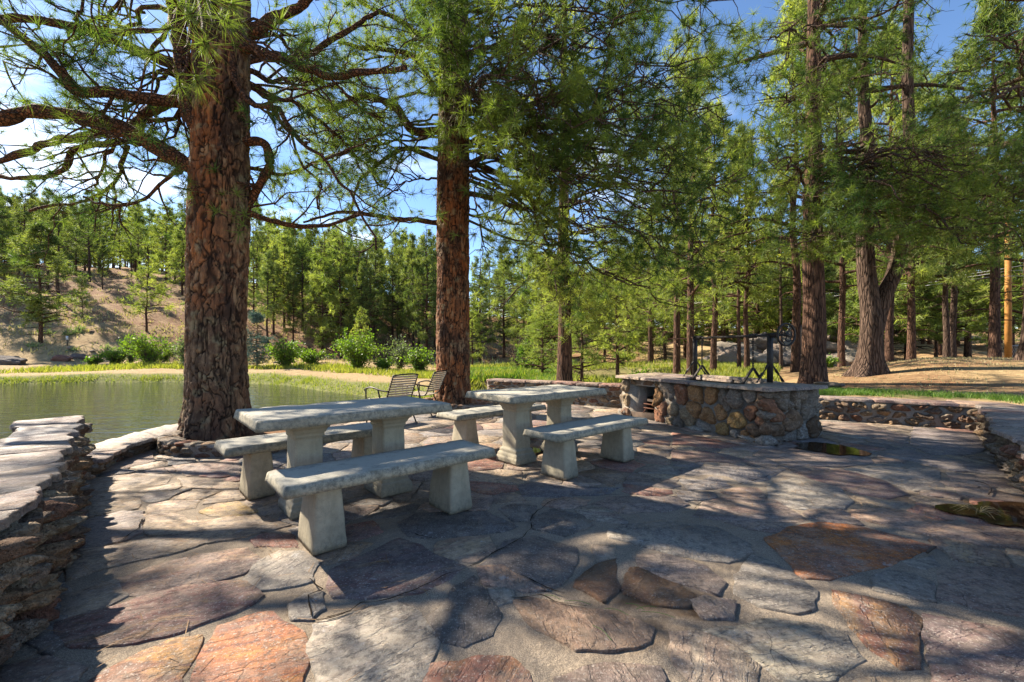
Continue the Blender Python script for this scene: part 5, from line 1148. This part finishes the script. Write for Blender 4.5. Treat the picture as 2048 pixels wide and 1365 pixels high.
for e_ in ends:
    e = np.array(P(*e_)); z0 = max(3.8 + g.uniform(0, 2.2), min(9.5, e[2] + g.uniform(.1, 1.2))); s0 = np.array([c2x, c2y, z0]); mid = (s0 * .45 + e * .55) + [0, 0, g.uniform(.1, .55)]
    q = limb(mw, [s0, mid, e], .027, .007, 6, 22, .85, .35, seed=int(e_[0])); B.append(rs(q))
B = np.array(B); mc = MB()
V, Fc, tn = crown_from(B, rad(len(B), .045, .015), g, mw, 9, 5, lambda t, l: .85 + .1 * t, lambda t, l: .36 + 0 * t, 1, 46, .19, .0078, .32, .03, .7, 5, 3, spread=.62, clump=(.9, -.22)); mc.add(V, [Fc], tint=tn)
U, rU = upper_crown((c2x, c2y), 9.5, 16, 3.6, 5, g)
add_tubes(mw, U, rU, 6, .5); V, Fc, tn = crown_from(U, rU, g, mw, 8, 5, lambda t, l: .95 - .3 * t, lambda t, l: .45 + 0 * t, 2, 9, .22, .018, .25, .1, .5, 4, 3, clump=(.45, .08)); mc.add(V, [Fc], tint=tn)
mw.build('limbs', M['limb'], t2); mc.build('crown', M['needle'], t2, False); fix(t2)

# --- other near trees built one by one
def near_tree(c, H, r0, ends, seed, label, mat='needle', bark='bark_brown', lean=(0, 0), z0min=2.2, tuft=(.22, .011, 30), c12=(8, 5), upper=None, fork=None, flare=.25, group=None, per=1, lens=(.9, .42), z0off=(0, 1.2), grey=.7, dead=0):
    g = np.random.default_rng(seed); zb = zl(*c) - .08; o = empty('pine_tree', (*c, zb + .08), label, 'pine tree', group); mt = MB(); B = []
    tp = np.array([[c[0] + lean[0] * t ** 1.4, c[1] + lean[1] * t, zb + H * t] for t in np.linspace(0, 1, 9)]); tp[1:-1, :2] += g.normal(0, .05, (7, 2)) * r0 * 2
    n = 70; q = catmull(tp, n); t = np.linspace(0, 1, n); r = r0 * (1 - .82 * t ** 1.1) + r0 * flare * np.exp(-t * H / (r0 * 1.6)) * 1.6
    r = r * (1 + .06 * vnoise(q * 3 + seed, 4)); V, Qs = tubes(q[None], r[None], 22); ang = np.arange(22) * 2 * np.pi / 22; lob = np.tile(1 + .30 * np.exp(-np.repeat(t, 22) * H / (r0 * 1.2)) * np.cos(np.tile(ang, n) * 4 + seed), 1)
    cc = np.repeat(q, 22, 0); V[:, :2] = cc[:, :2] + (V[:, :2] - cc[:, :2]) * lob[:, None]; mt.add(V, [Qs])
    if fork:
        for pts, ra, rb in fork: tube1(mt, catmull([P(*p) for p in pts], 40), np.linspace(ra, rb, 40), 18)
    mt.build('trunk', M[bark], o); mw = MB()
    for e_ in ends:
        e = np.array(P(*e_)); zz = min(zb + H * .95, max(zb + z0min + g.uniform(0, 2.2), e[2] + g.uniform(*z0off))); tt = (zz - zb) / H; s0 = catmull(tp, 50)[int(min(.98, tt) * 49)]
        mid = s0 * .5 + e * .5 + [0, 0, g.uniform(.0, .5)]; B.append(rs(limb(mw, [s0, mid, e], .042, .012, 6, 18, grey, .35, seed=int(e_[0]))))
    mc = MB()
    if B:
        B = np.array(B); V, Fc, tn = crown_from(B, rad(len(B), .05, .015), g, mw, c12[0], c12[1], lambda t, l: lens[0] + 0 * t, lambda t, l: lens[1] + 0 * t, per, tuft[2], tuft[0], tuft[1], .3, .06, grey, 4, 3, clump=(.6, -.12)); mc.add(V, [Fc], tint=tn)
    if upper:
        U, rU = upper_crown((q[-1][0] * .5 + c[0] * .5, q[-1][1] * .5 + c[1] * .5), *upper, g); add_tubes(mw, U, rU, 5, grey)
        V, Fc, tn = crown_from(U, rU, g, mw, 7, 4, lambda t, l: .95 - .3 * t, lambda t, l: .5 + 0 * t, 2, 8, .28, .03, .25, .1, .5, 3, 3); mc.add(V, [Fc], tint=tn)
    if dead:
        D_ = []
        for i in range(dead):
            zz = zb + g.uniform(.22, .6) * H; a = g.uniform(0, 6.3); l = g.uniform(.6, 1.8); s0 = catmull(tp, 50)[int((zz - zb) / H * 49)]; d = np.array([math.cos(a), math.sin(a), 0])
            D_.append(catmull([s0, s0 + d * l * .5 + [0, 0, -.05], s0 + d * l + [0, 0, g.uniform(-.6, .1)]], 8))
        D_ = np.array(D_); add_tubes(mw, D_, rad(len(D_), .018, .005, 8), 4, .8); S, rS = kids(D_, rad(len(D_), .018, .005, 8), 5, .3, 1, lambda t, l: .4 + 0 * t, .9, -.1, g, 6, .2); add_tubes(mw, S, np.maximum(rS, .003), 3, .8)
    mw.build('limbs', M['limb'], o); mc.build('crown', M[mat], o, False); fix(o); return o
gg = np.random.default_rng(5)
def sample(n, x0, x1, y0, y1, Y0, Y1): return [(gg.uniform(x0, x1), gg.uniform(y0, y1), gg.uniform(Y0, Y1)) for _ in range(n)]
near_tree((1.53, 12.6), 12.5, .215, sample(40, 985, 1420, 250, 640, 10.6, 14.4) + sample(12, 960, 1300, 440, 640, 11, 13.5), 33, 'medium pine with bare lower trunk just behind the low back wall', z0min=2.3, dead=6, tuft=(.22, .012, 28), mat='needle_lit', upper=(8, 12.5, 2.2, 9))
near_tree((7.67, 11.0), 15, .27, sample(18, 1540, 1800, 90, 330, 9.2, 12.6) + sample(34, 1530, 1980, 300, 515, 8.6, 11.0) + sample(9, 1620, 1900, -150, 90, 9, 13), 44, 'tall dark trunked pine rising right behind the iron wheel of the fire pit', z0min=3.2, dead=16, bark='bark_brown', tuft=(.21, .010, 30), upper=(8.5, 15, 3.2, 12))
T5 = (10.25, 12.4)
near_tree(T5, 13, .27, sample(24, 1660, 2080, 330, 515, 9.4, 13) + sample(9, 1640, 1900, -60, 240, 10, 14.5), 55, 'stout pine with two stems and a flared foot on the mound', z0min=3.2, dead=12, bark='bark_grey', lean=(-.15, .1), flare=.55, upper=(8.5, 13, 3, 9),
          fork=[([(1745, 680, 12.4), (1765, 600, 12.4), (1790, 540, 12.4), (1806, 450, 12.3), (1820, 330, 12.3), (1815, 150, 12.3), (1820, -80, 12.3)], .22, .11)])
near_tree((15.2, 12.5), 14, .3, [(1835, 350, 10.5), (1905, 318, 11), (1990, 300, 11.5)] + sample(12, 1880, 2130, 340, 480, 9.2, 12) + sample(9, 1850, 2150, 40, 200, 9, 12.5), 66, 'pine beyond the right edge, its long boughs reaching in at upper right', z0min=3.0, bark='bark_grey', upper=(8, 14, 3, 8), dead=4)
# unseen pine added left of the frame to streak the wall and paving with shade
near_tree((-12.8, 6.5), 14, .28, [], 77, 'added unseen pine left of the frame, shading the left wall and paving', upper=(5.5, 14, 4.4, 11), bark='bark_grey')

# --- prototypes for middle and far trees: one trunk mesh with limbs, one crown mesh each
def proto(seed, H, cb, Rm, nl, kind='pine', mat='needle_far', bark='bark_brown', tuft=(.42, .05, 9), c12=(5, 4), r0=None, droop=0., shape=.75):
    g = np.random.default_rng(seed); r0 = r0 or H * .014; tp = np.array([[0, 0, -.4]] + [[g.normal(0, .012) * H * t, g.normal(0, .012) * H * t, H * t] for t in np.linspace(.1, 1, 7)]); n = 26; q = catmull(tp, n); t = np.linspace(0, 1, n)
    mt = MB(); V, Qs = tubes(q[None], (r0 * (1 - .9 * t) + r0 * .35 * np.exp(-t * 30))[None], 12); mt.add(V, [Qs]); L, r = [], []
    for i in range(nl):
        f = (i + g.uniform(0, 1)) / nl; z = H * (cb + (1 - cb) * f ** .92) * .985; prof = (1 - f) ** shape * (.55 + .45 * min(1, f * 4 + .3)) + .06; l = Rm * prof * g.uniform(.55, 1.2); a = i * 2.39996 + g.uniform(-.5, .5); d = np.array([math.cos(a), math.sin(a), 0]); s0 = q[int(min(1, z / H) * (n - 1))]; s0 = np.array([s0[0], s0[1], z])
        L.append(catmull([s0, s0 + d * l * .5 + [0, 0, l * (g.uniform(-.05, .2) - droop)], s0 + d * l + [0, 0, l * (g.uniform(-.1, .35) - droop)]], 9)); r.append(np.linspace(.028 * l + .01, .01, 9))
    L, r = np.array(L), np.array(r); V, Qs = tubes(L, r, 4); mt.add(V, [Qs])
    S, rS = kids(L, r, c12[0], .25, 1, lambda t, l: (.20 + .28 * l) * (1.15 - .55 * t), .95, .1, g, 5); V, Qs = tubes(S, np.maximum(rS, .008), 3); mt.add(V, [Qs])
    nd = min(10, nl // 3)
    for i in range(nd):      # dead snags under the crown
        z = H * g.uniform(cb * .35, cb + .02); a = g.uniform(0, 6.3); l = g.uniform(.4, 1.1) * Rm * .45; d = np.array([math.cos(a), math.sin(a), 0]); tube1(mt, [(0, 0, z), d * l * .6 + [0, 0, z + .02], d * l + [0, 0, z - .15]], [.03, .018, .008], 4, False)
    Tw, rT = kids(S, rS, c12[1], .2, 1, lambda t, l: .3 + .12 * l, .9, .12, g, 4)
    P1, D1 = foliate(Tw, g, 1); P2, D2 = foliate(S, g, 2); P3, D3 = foliate(L, g, 2); Pt = np.concatenate([P1, P2, P3]); D = np.concatenate([D1, D2, D3]); kp = fbm(Pt * .8 + seed, 2, 9) > -.16; Pt, D = Pt[kp], D[kp]; tnt = np.clip(.45 + .8 * fbm(Pt * .9, 2, 13) + g.normal(0, .2, len(Pt)), 0, 1)
    V, Fc, tn = needle_mesh(Pt, D, tuft[0], tuft[2], tuft[1], g, .8, .3, tnt); mc = MB(); mc.add(V, [Fc], tint=tn)
    a = mt.build('trunk', M[bark]).data; b = mc.build('crown', M[mat], smooth=False).data
    for ob in list(C.objects)[-2:]: bpy.data.objects.remove(ob)
    return a, b, H
PR = {
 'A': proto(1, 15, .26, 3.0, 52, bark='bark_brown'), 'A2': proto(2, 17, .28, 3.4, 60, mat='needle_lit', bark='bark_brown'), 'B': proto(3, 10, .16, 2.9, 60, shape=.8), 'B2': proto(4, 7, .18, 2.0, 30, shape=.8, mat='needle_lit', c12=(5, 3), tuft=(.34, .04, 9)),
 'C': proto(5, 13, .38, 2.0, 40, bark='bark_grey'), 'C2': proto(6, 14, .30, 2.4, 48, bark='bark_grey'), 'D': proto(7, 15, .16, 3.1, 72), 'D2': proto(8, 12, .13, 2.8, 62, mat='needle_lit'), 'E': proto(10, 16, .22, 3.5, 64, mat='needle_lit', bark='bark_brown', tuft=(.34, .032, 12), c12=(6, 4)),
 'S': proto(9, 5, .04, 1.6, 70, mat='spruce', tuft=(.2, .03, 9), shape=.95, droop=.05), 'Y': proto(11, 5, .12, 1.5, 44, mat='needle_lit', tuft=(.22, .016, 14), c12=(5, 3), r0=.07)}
def plant(k, x, y, h, label, group=None, name='pine_tree', rz=None, wid=1., cat='pine tree'):
    a, b, H = PR[k]; o = empty(name, (x, y, zl(x, y)), label, cat, group, rz if rz is not None else random.uniform(0, 6.28)); s = h / H
    for n, me in (('trunk', a), ('crown', b)):
        c = bpy.data.objects.new(n, me); C.objects.link(c); c.parent = o; c.scale = (s * wid, s * wid, s)
    return o
placed = []
def at(k, px, Y, ytop, label, wid=1., **kw):
    x = (px - 1024) / F * Y; zt = CH - (ytop - HZ) * Y / F; h = max(2.0, zt - zl(x, Y)); placed.append((x, Y)); return plant(k, x, Y, h, label, wid=wid, **kw)
at('B', 80, 33, 452, 'broad full green pine with a red trunk at the foot of the hill, far left', 1.15)
at('B2', 165, 40, 545, 'small pine low on the hill, right of the broad full pine', .8)
at('B2', 293, 38.5, 505, 'young green pine on the hill foot, above the bright spreading bush', 1.)
at('C2', 205, 50, 478, 'slim pine halfway up the brown hill at left', .8)
at('C2', 240, 72, 412, 'tall narrow pine high on the hill crest, standing apart against the sky', .95)
at('C', 263, 62, 470, 'small slender pine on the upper hillside just right of the tall crest pine', .8)
at('D', 152, 58, 392, 'tall dark dense pine on the hill, second tallest in the left group', 1.)
at('D', 108, 66, 388, 'tallest dense pine in the left hill group, its top against the clouds', 1.)
at('C2', 38, 52, 455, 'pine with bare lower trunk at the left edge of the hill', 1.)
at('D2', 8, 44, 430, 'dense pine cut by the left edge of the photo', 1.)
at('C2', 350, 66, 430, 'pine on the upper slope touching the left side of the big furrowed trunk', 1.)
at('D', 325, 78, 415, 'wide crowned pine on the crest, left of the big furrowed trunk', 1.1)
at('S', 514, 26, 628, 'pale blue spruce by the pond, right of the big furrowed trunk', 1.1, name='spruce_tree', cat='spruce tree')
at('B2', 722, 33, 612, 'young bright conical pine above the large round bush', .9)
at('C2', 535, 40, 505, 'slim pine at the slope foot, just right of the big furrowed trunk', .9)
at('C2', 640, 42, 480, 'first slim dark pine at the slope foot left of the middle pine', .85)
at('C', 605, 45, 470, 'bare stemmed pine on the brown slope between the two big trunks', .9)
at('D', 662, 52, 475, 'dark pine in the thicket between the two big trunks', .8)
at('D', 785, 43, 470, 'dense dark pine on the slope close to the left of the middle pine', .8)
at('C2', 838, 42, 500, 'slim dark pine touching the left side of the middle pine', .9)
at('D', 960, 38, 500, 'dense pine just right of the middle pine trunk beyond the green verge', 1.0)
at('D2', 945, 29, 590, 'small leafy pine at the right side of the middle pine trunk', .8)
at('D', 1008, 44, 480, 'dark full pine beyond the lawn, above the left end of the low wall', .9)
at('Y', 1164, 14.2, 560, 'young bushy pine growing close to the right of the medium pine', 1.25)
at('Y', 1085, 17.5, 600, 'low leafy young pine at the left of the medium pine behind the wall', 1.3)
at('D2', 1235, 27, 470, 'bright pine beyond the creek, above the left end of the fire pit', 1.)
at('E', 1353, 19.5, 120, 'leaning pine trunk behind the left post of the iron winch', .85)
at('E', 1382, 17.5, 30, 'tall straight pine directly behind the left post of the iron winch', .8)
at('A2', 1427, 21.5, 210, 'tall pine behind the winch crossbar, right of the left post', .9)
at('A', 1478, 24, 250, 'thin pine, left one of a close pair behind the winch crossbar', .6)
at('A2', 1494, 21.5, 270, 'straight pine, right one of a close pair behind the winch crossbar', .85)
at('A2', 1592, 17.5, 0, 'reddish pine just right of the iron wheel, left of the dark trunk', .85)
at('C', 1562, 24, 330, 'very thin pine behind the iron wheel', .6)
at('A', 1683, 25, 120, 'pine behind the gap between the dark trunk and the twin stemmed pine', .8)
at('A2', 1778, 20, 60, 'leaning pine just right of the twin stemmed pine', .8)
at('E', 1822, 24, 120, 'pine in the open woodland halfway between the twin stemmed pine and the orange pole', .9)
at('C2', 1892, 25, 200, 'left stem of a thin pair of pines on the mound crest', .8)
at('C2', 1904, 25.5, 160, 'right stem of a thin pair of pines on the mound crest', .8)
at('A', 1990, 19, -20, 'thick dark pine trunk immediately left of the orange pole', .9)
at('A2', 2075, 22, 60, 'pine at the right edge behind the orange pole', .9)
at('D2', 1935, 33, 330, 'dense bright pine behind the mound, left of the orange pole', 1.1)
at('E', 1300, 33, 380, 'bright pine in the meadow behind the left half of the fire pit', 1.)
LM = [(30, 'at the left edge of the photo'), (125, 'above the two lawn boulders'), (200, 'left of the bright spreading bush'), (290, 'above the bright spreading bush'), (350, 'at the left side of the furrowed trunk'), (430, 'behind the big furrowed trunk'),
      (515, 'above the blue spruce'), (575, 'above the bush beside the spruce'), (640, 'above the nearer table'), (690, 'left of the young conical pine'), (735, 'above the large round bush'), (800, 'above the left patio chair'), (850, 'close left of the middle pine'), (905, 'behind the middle pine'), (955, 'close right of the middle pine'),
      (1040, 'above the leafless bush'), (1100, 'close left of the medium pine'), (1160, 'close right of the medium pine'), (1240, 'above the left end of the fire pit'), (1310, 'left of the winch'), (1385, 'behind the left winch post'), (1455, 'behind the winch crossbar'), (1530, 'behind the right winch post'), (1585, 'behind the iron wheel'),
      (1630, 'behind the dark trunk'), (1690, 'left of the twin stemmed pine'), (1745, 'behind the twin stemmed pine'), (1800, 'right of the twin stemmed pine'), (1855, 'over the middle of the mound'), (1900, 'beside the thin pair of pines'), (1955, 'left of the thick dark pine'), (2010, 'behind the orange pole'), (2060, 'at the right edge of the photo')]
KIND = {'A': 'tall open pine', 'A2': 'tall bright pine', 'B': 'full cone shaped pine', 'B2': 'small cone shaped pine', 'C': 'bare stemmed pine', 'C2': 'slim tufted pine', 'D': 'dense dark pine', 'D2': 'dense bright pine', 'E': 'broad bright pine'}
FILL = []
def fill(n, x0, x1, Y0, Y1, ht, kinds, where, group, seed, mind=2.6, wid=1.):
    g = np.random.default_rng(seed); k = 0
    for _ in range(n * 40):
        if k >= n: break
        px = g.uniform(x0, x1); Y = g.uniform(Y0, Y1); x = (px - 1024) / F * Y
        if placed and min((x - a) ** 2 + (Y - b) ** 2 for a, b in placed) < mind ** 2: continue
        placed.append((x, Y)); kd = kinds[g.integers(len(kinds))]; o = plant(kd, x, Y, g.uniform(*ht), '', group, wid=wid * g.uniform(.85, 1.15)); k += 1
        FILL.append((o, px, Y, KIND[kd], where, min(LM, key=lambda m: abs(m[0] - px))[1]))
SLP, RDG = 'on the brown slope', 'on the ridge'
fill(58, 505, 890, 38, 62, (8, 13), ['C', 'C2', 'D', 'D', 'D', 'D2'], SLP, 'pines on the slope between the two big trunks', 1, 1.8, .85)
fill(34, 505, 900, 62, 90, (9, 13), ['C2', 'D', 'D2', 'C'], RDG, 'pines on the ridge between the big trunks', 2, 2.6)
fill(14, 100, 385, 52, 72, (8, 12), ['C2', 'D', 'D2', 'C'], 'on the middle of the hill', 'pines on the middle of the left hill', 11, 3)
fill(66, -40, 395, 70, 135, (10, 15), ['C2', 'D', 'C', 'D2'], 'on the hill crest', 'pines on the crest of the left hill', 3, 3)
fill(22, -60, 190, 40, 75, (9, 14), ['C2', 'D', 'B'], 'on the hillside', 'pines on the hill at the left edge', 4, 4)
fill(34, 955, 1330, 38, 80, (7, 12), ['D', 'D2', 'B2', 'E', 'B'], 'in the distant woods', 'pines between the middle pine and the fire pit', 5, 2.8, 1.1)
fill(46, 1250, 1900, 34, 70, (9, 16), ['D2', 'E', 'B', 'E', 'D2', 'B2'], 'in the woods', 'pines in the woods behind the fire pit', 6, 3.0, 1.1)
fill(15, 1640, 2080, 30, 55, (8, 14), ['E', 'D2', 'B2', 'D2'], 'beyond the mound', 'pines beyond the mound', 7, 2.8, 1.1)
fill(30, 1000, 2100, 70, 115, (11, 16), ['D2', 'E', 'D'], 'in the farthest row', 'pines in the farthest row', 8, 4, 1.3)
from collections import defaultdict
dd_ = defaultdict(list)
for r_ in FILL: dd_[(r_[3], r_[4], r_[5])].append(r_)
for (kd, wh_, lm), L_ in dd_.items():
    L_.sort(key=lambda r: r[1]); n = len(L_)
    nm = [''] if n == 1 else ['left hand ', 'right hand '] if n == 2 else ['leftmost ', 'middle ', 'rightmost '] if n == 3 else ['leftmost ', 'second ', 'third ', 'fourth ', 'fifth ', 'sixth '][:n]
    nm += ['far right ', 'outermost right ', 'farthest right '][:n - len(nm)]
    for r_, a in zip(L_, nm): r_[0]['label'] = ' '.join(f"{a}{kd} {wh_}, {lm}".replace('left hand', 'left').replace('right hand', 'right').split()[:16])
# ---------------------------------------------------------------- shrubs
def shrub(px, Y, w, h, label, mat='leaf', n=2600, seed=0, leaf=.13, name='shrub', group=None, bare=0):
    g = np.random.default_rng(seed); x = (px - 1024) / F * Y; zb = zl(x, Y); o = empty(name, (x, Y, zb), label, 'shrub', group); L = []
    for i in range(22):
        a = g.uniform(0, 6.3); k = g.uniform(.25, 1); L.append(catmull([(g.normal(0, .06), g.normal(0, .06), -.05), (math.cos(a) * w * .2 * k, math.sin(a) * w * .2 * k, h * .45), (math.cos(a) * w * .46 * k, math.sin(a) * w * .46 * k, h * (1.02 - .42 * k ** 2) * g.uniform(.8, 1.1))], 8))
    L = np.array(L); r = rad(22, .03, .008, 8); S, rS = kids(L, r, 8, .04, 1, lambda t, l: .26 * h + .06 * w * (1 - t), .9, .1, g, 5, .2); mw = MB(); V, Qs = tubes(L, r, 5); mw.add(V, [Qs]); V, Qs = tubes(S, np.maximum(rS, .006), 3); mw.add(V, [Qs])
    a = mw.build('stems', M['twig'], o)
    if not bare:
        k = g.integers(0, len(S), n); t = g.uniform(.1, 1, n); i = np.minimum((t * 4).astype(int), 3); Pt = S[k, i] + g.normal(0, .09 * h / 1.5, (n, 3)); d = unit(g.normal(size=(n, 3)) + [0, 0, .5]); s = unit(np.cross(d, g.normal(size=(n, 3)))); ll = leaf * g.uniform(.6, 1.2, (n, 1))
        V = np.stack([Pt, Pt + d * ll * .5 + s * ll * .32, Pt + d * ll, Pt + d * ll * .5 - s * ll * .32], 1).reshape(-1, 3); mb = MB(); mb.add(V, [np.arange(n * 4).reshape(-1, 4)], tint=np.repeat(np.clip(g.uniform(0, 1, n) * .6 + .4 * vnoise(Pt * 2.5, 3), 0, 1), 4)); mb.build('leaves', M[mat], o, False)
    return o
shrub(300, 27, 3.2, 1.75, 'bright green spreading bush by the pond, left of the big furrowed trunk', seed=1)
shrub(325, 33.5, 3.0, 1.2, 'yellow green bush higher on the bank behind the bright spreading bush', seed=2, n=1500)
shrub(262, 30, 1.6, 1.9, 'loose upright green bush at the left end of the bank thicket', seed=12, n=1100)
shrub(232, 27.5, 2.2, .9, 'low bright bush filling the bank left of the bright spreading bush', seed=21, n=1500)
shrub(440, 27.5, 2.6, 1.0, 'low green bush on the bank hidden partly by the furrowed trunk', seed=22, n=1400)
shrub(625, 27, 3.0, .9, 'low broad green bush between the spruce side bush and the large round bush', seed=23, n=1900)
shrub(770, 24.5, 1.8, .8, 'low green bush filling the gap right of the large round bush', seed=24, n=1300)
shrub(372, 26, 1.2, 1.7, 'grey green willow bush beside the big furrowed trunk', 'leaf_grey', seed=3, n=1500)
shrub(572, 25, 2.4, 1.5, 'bright green bush right of the blue spruce', seed=4)
shrub(716, 25, 3.4, 2.0, 'largest bright green round bush on the bank, behind the patio chairs', seed=5, n=4200)
shrub(800, 27, 1.5, 1.8, 'pale grey green bush right of the large round bush', 'leaf_grey', seed=6, n=1400)
shrub(838, 22, 1.7, 1.3, 'bright leafy bush touching the left side of the middle pine', seed=7, n=1600)
shrub(1053, 22, 1.0, 1.5, 'small upright bright green bush beyond the low wall', seed=8, n=1300)
shrub(1075, 21.5, 1.6, .8, 'low dark green bush beyond the low wall, beside the upright one', seed=9, n=1200)
shrub(1033, 24.5, 1.8, 1.9, 'leafless grey twiggy bush beyond the low wall', seed=10, bare=1)
shrub(185, 26.5, 1.3, .6, 'low dark green clump on the shaded lawn at the hill foot', seed=11, n=700)
shrub(1290, 25, 2.0, .9, 'low green bush in the meadow left of the winch', seed=13, n=900)
shrub(1655, 22, 1.4, .6, 'low yellow green bush before the rock outcrop', seed=14, n=700)
shrub(1240, 31, 1.6, 1.0, 'green bush on the far creek bank', seed=15, n=900)
# brush and broken rock strewn over the hillside
gb = np.random.default_rng(77); mbb, mrk = MB(), MB()
for _ in range(900):
    px = gb.uniform(-30, 1150); Y = gb.uniform(31, 75); x = (px - 1024) / F * Y
    if fbm(np.array([[x * .12, Y * .12, 0]]), 3, 5)[0] < -.08: continue
    z = zl(x, Y)
    if gb.uniform() < .35: rock(mrk, (x, Y, z + .03), (gb.uniform(.12, .5), gb.uniform(.12, .4), gb.uniform(.08, .28)), gb.uniform(0, 3), 2, .2, int(gb.integers(1e5)), 7, tone=np.array([(.26, .18, .13), (.20, .13, .10), (.32, .25, .19)][gb.integers(3)]))
    else:
        n = 46; s_ = gb.uniform(.25, .8); d = unit(gb.normal(size=(n, 3)) + [0, 0, .7]); b = np.array([x, Y, z]) + gb.normal(0, .3, (n, 3)) * [s_, s_, 0]; t = b + d * s_ * gb.uniform(.5, 1.1, (n, 1)); s2 = unit(np.cross(d, gb.normal(size=(n, 3)))) * .05
        mbb.add(np.stack([b - s2, b + s2, t], 1).reshape(-1, 3), [np.arange(n * 3).reshape(-1, 3)], tint=np.repeat(gb.uniform(0, 1, n), 3))
tag(mbb.build('hill_brush', M['leaf_grey'], smooth=False), 'low grey green brush strewn over the brown hillside', 'brush', kind='stuff'); tag(mrk.build('hill_rocks', M['boulder']), 'small loose rocks strewn over the brown hillside', 'rocks', kind='stuff')
# ---------------------------------------------------------------- grasses
def blades(name, x, y, h, w, mat, label, seed=0, lean=.35, cat='grass', z=None):
    g = np.random.default_rng(seed); n = len(x); z = zland(x, y) if z is None else z; a = g.uniform(0, 6.3, n); s = np.column_stack([np.cos(a), np.sin(a), a * 0]) * (w * g.uniform(.6, 1.2, n))[:, None]; b = np.column_stack([x, y, z - .01])
    hh = h * g.uniform(.5, 1.2, n); tip = b + np.column_stack([g.normal(0, lean, n) * hh, g.normal(0, lean, n) * hh, hh]); mid = b * .5 + tip * .5 + np.column_stack([g.normal(0, .08, n) * hh, g.normal(0, .08, n) * hh, hh * .08])
    V = np.stack([b - s, b + s, mid + s * .7, mid - s * .7, tip], 1).reshape(-1, 3); i = np.arange(n)[:, None] * 5; Qs = i + np.array([0, 1, 2, 3]); T = i + np.array([3, 2, 4]); mb = MB(); mb.add(V, [Qs, T], tint=np.repeat(g.uniform(0, 1, n), 5)); o = mb.build(name, M[mat], None, False)
    return tag(o, label, cat, kind='stuff')
g = np.random.default_rng(8)
def scat(n, x0, x1, y0, y1, f):
    x = g.uniform(x0, x1, n); y = g.uniform(y0, y1, n); k = g.uniform(0, 1, n) < f(x, y); return x[k], y[k]
clump = lambda x, y, s, t: sst(t - .12, t + .12, fbm(np.column_stack([x * s, y * s, x * 0]), 3, 31))
def bankf(x, y):
    d = sdist(POND, x, y); return np.exp(-((d - .25) / .38) ** 2) * (sdist(PAT, x, y) > .3) * (.35 + .65 * clump(x, y, .9, 0.))
x, y = scat(190000, -30, -1.8, 9, 24, bankf); blades('bank_grass', x, y, .13, .014, 'grass_yel', 'yellow green grass fringing the far bank of the pond', 1)
def verge(x, y):
    d = sdist(POND, x, y); return sst(3.0, 4.0, d) * (1 - sst(5, 7.5, d)) * (.3 + .7 * clump(x, y, .5, .1)) * (x > -27)
x, y = scat(120000, -30, 2, 12, 30, verge); blades('verge_weeds', x, y, .27, .026, 'grass_yel', 'tall yellow green weeds along the foot of the slope behind the pond', 2)
def lawnf(x, y):
    d = sdist(PAT, x, y); a = x / np.maximum(y, 1); return (d > .62) * (1 - sst(1.3, 2.4, d)) * (a > .6) * (a < 1.5) * sst(-.35, .1, fbm(np.column_stack([x * .55, y * .55, x * 0]), 2, 77) + .35 * (a < 1.02) - .1)
x, y = scat(150000, 4, 14, 4.5, 13, lawnf); blades('lawn_grass', x, y, .085, .0065, 'grass', 'strip of bright green lawn grass behind the low right wall', 3)
def meadow(x, y):
    a = x / y; d1, d2 = sdist(CRK1, x, y), sdist(CRK2, x, y); return (d1 > .5) * (d2 > .5) * (sdist(PAT, x, y) > .5) * (a > -.12) * (a < .62) * (.25 + .75 * clump(x, y, .35, 0.)) * (1 - sst(30, 38, y))
x, y = scat(110000, -4, 22, 11.5, 38, meadow); blades('meadow_grass', x, y, .30, .026, 'grass_yel', 'sunlit meadow grass around the creek behind the fire pit', 4)
x, y = scat(60000, -4, 9, 12, 24, lambda x, y: (sdist(CRK1, x, y) > .3) * (x / y < .1) * (x / y > -.13) * (.3 + .7 * clump(x, y, .6, 0.))); blades('green_verge', x, y, .3, .02, 'grass', 'green grass verge between the middle pine and the slope', 5)
def hillf(x, y): return (x / y < .35) * (.15 + .85 * clump(x, y, .35, .05))
x, y = scat(60000, -75, 22, 31, 82, hillf); blades('hill_grass', x, y, .26, .05, 'grass_dry', 'dry tan bunch grass scattered over the hillside', 6)
x, y = scat(60000, 8, 36, 8, 30, lambda x, y: (x / y > .7) * (sdist(PAT, x, y) > 1.5) * (.12 + .5 * clump(x, y, .7, .15))); blades('mound_grass', x, y, .06, .012, 'grass_dry', 'sparse dry grass over the mound on the right', 7)
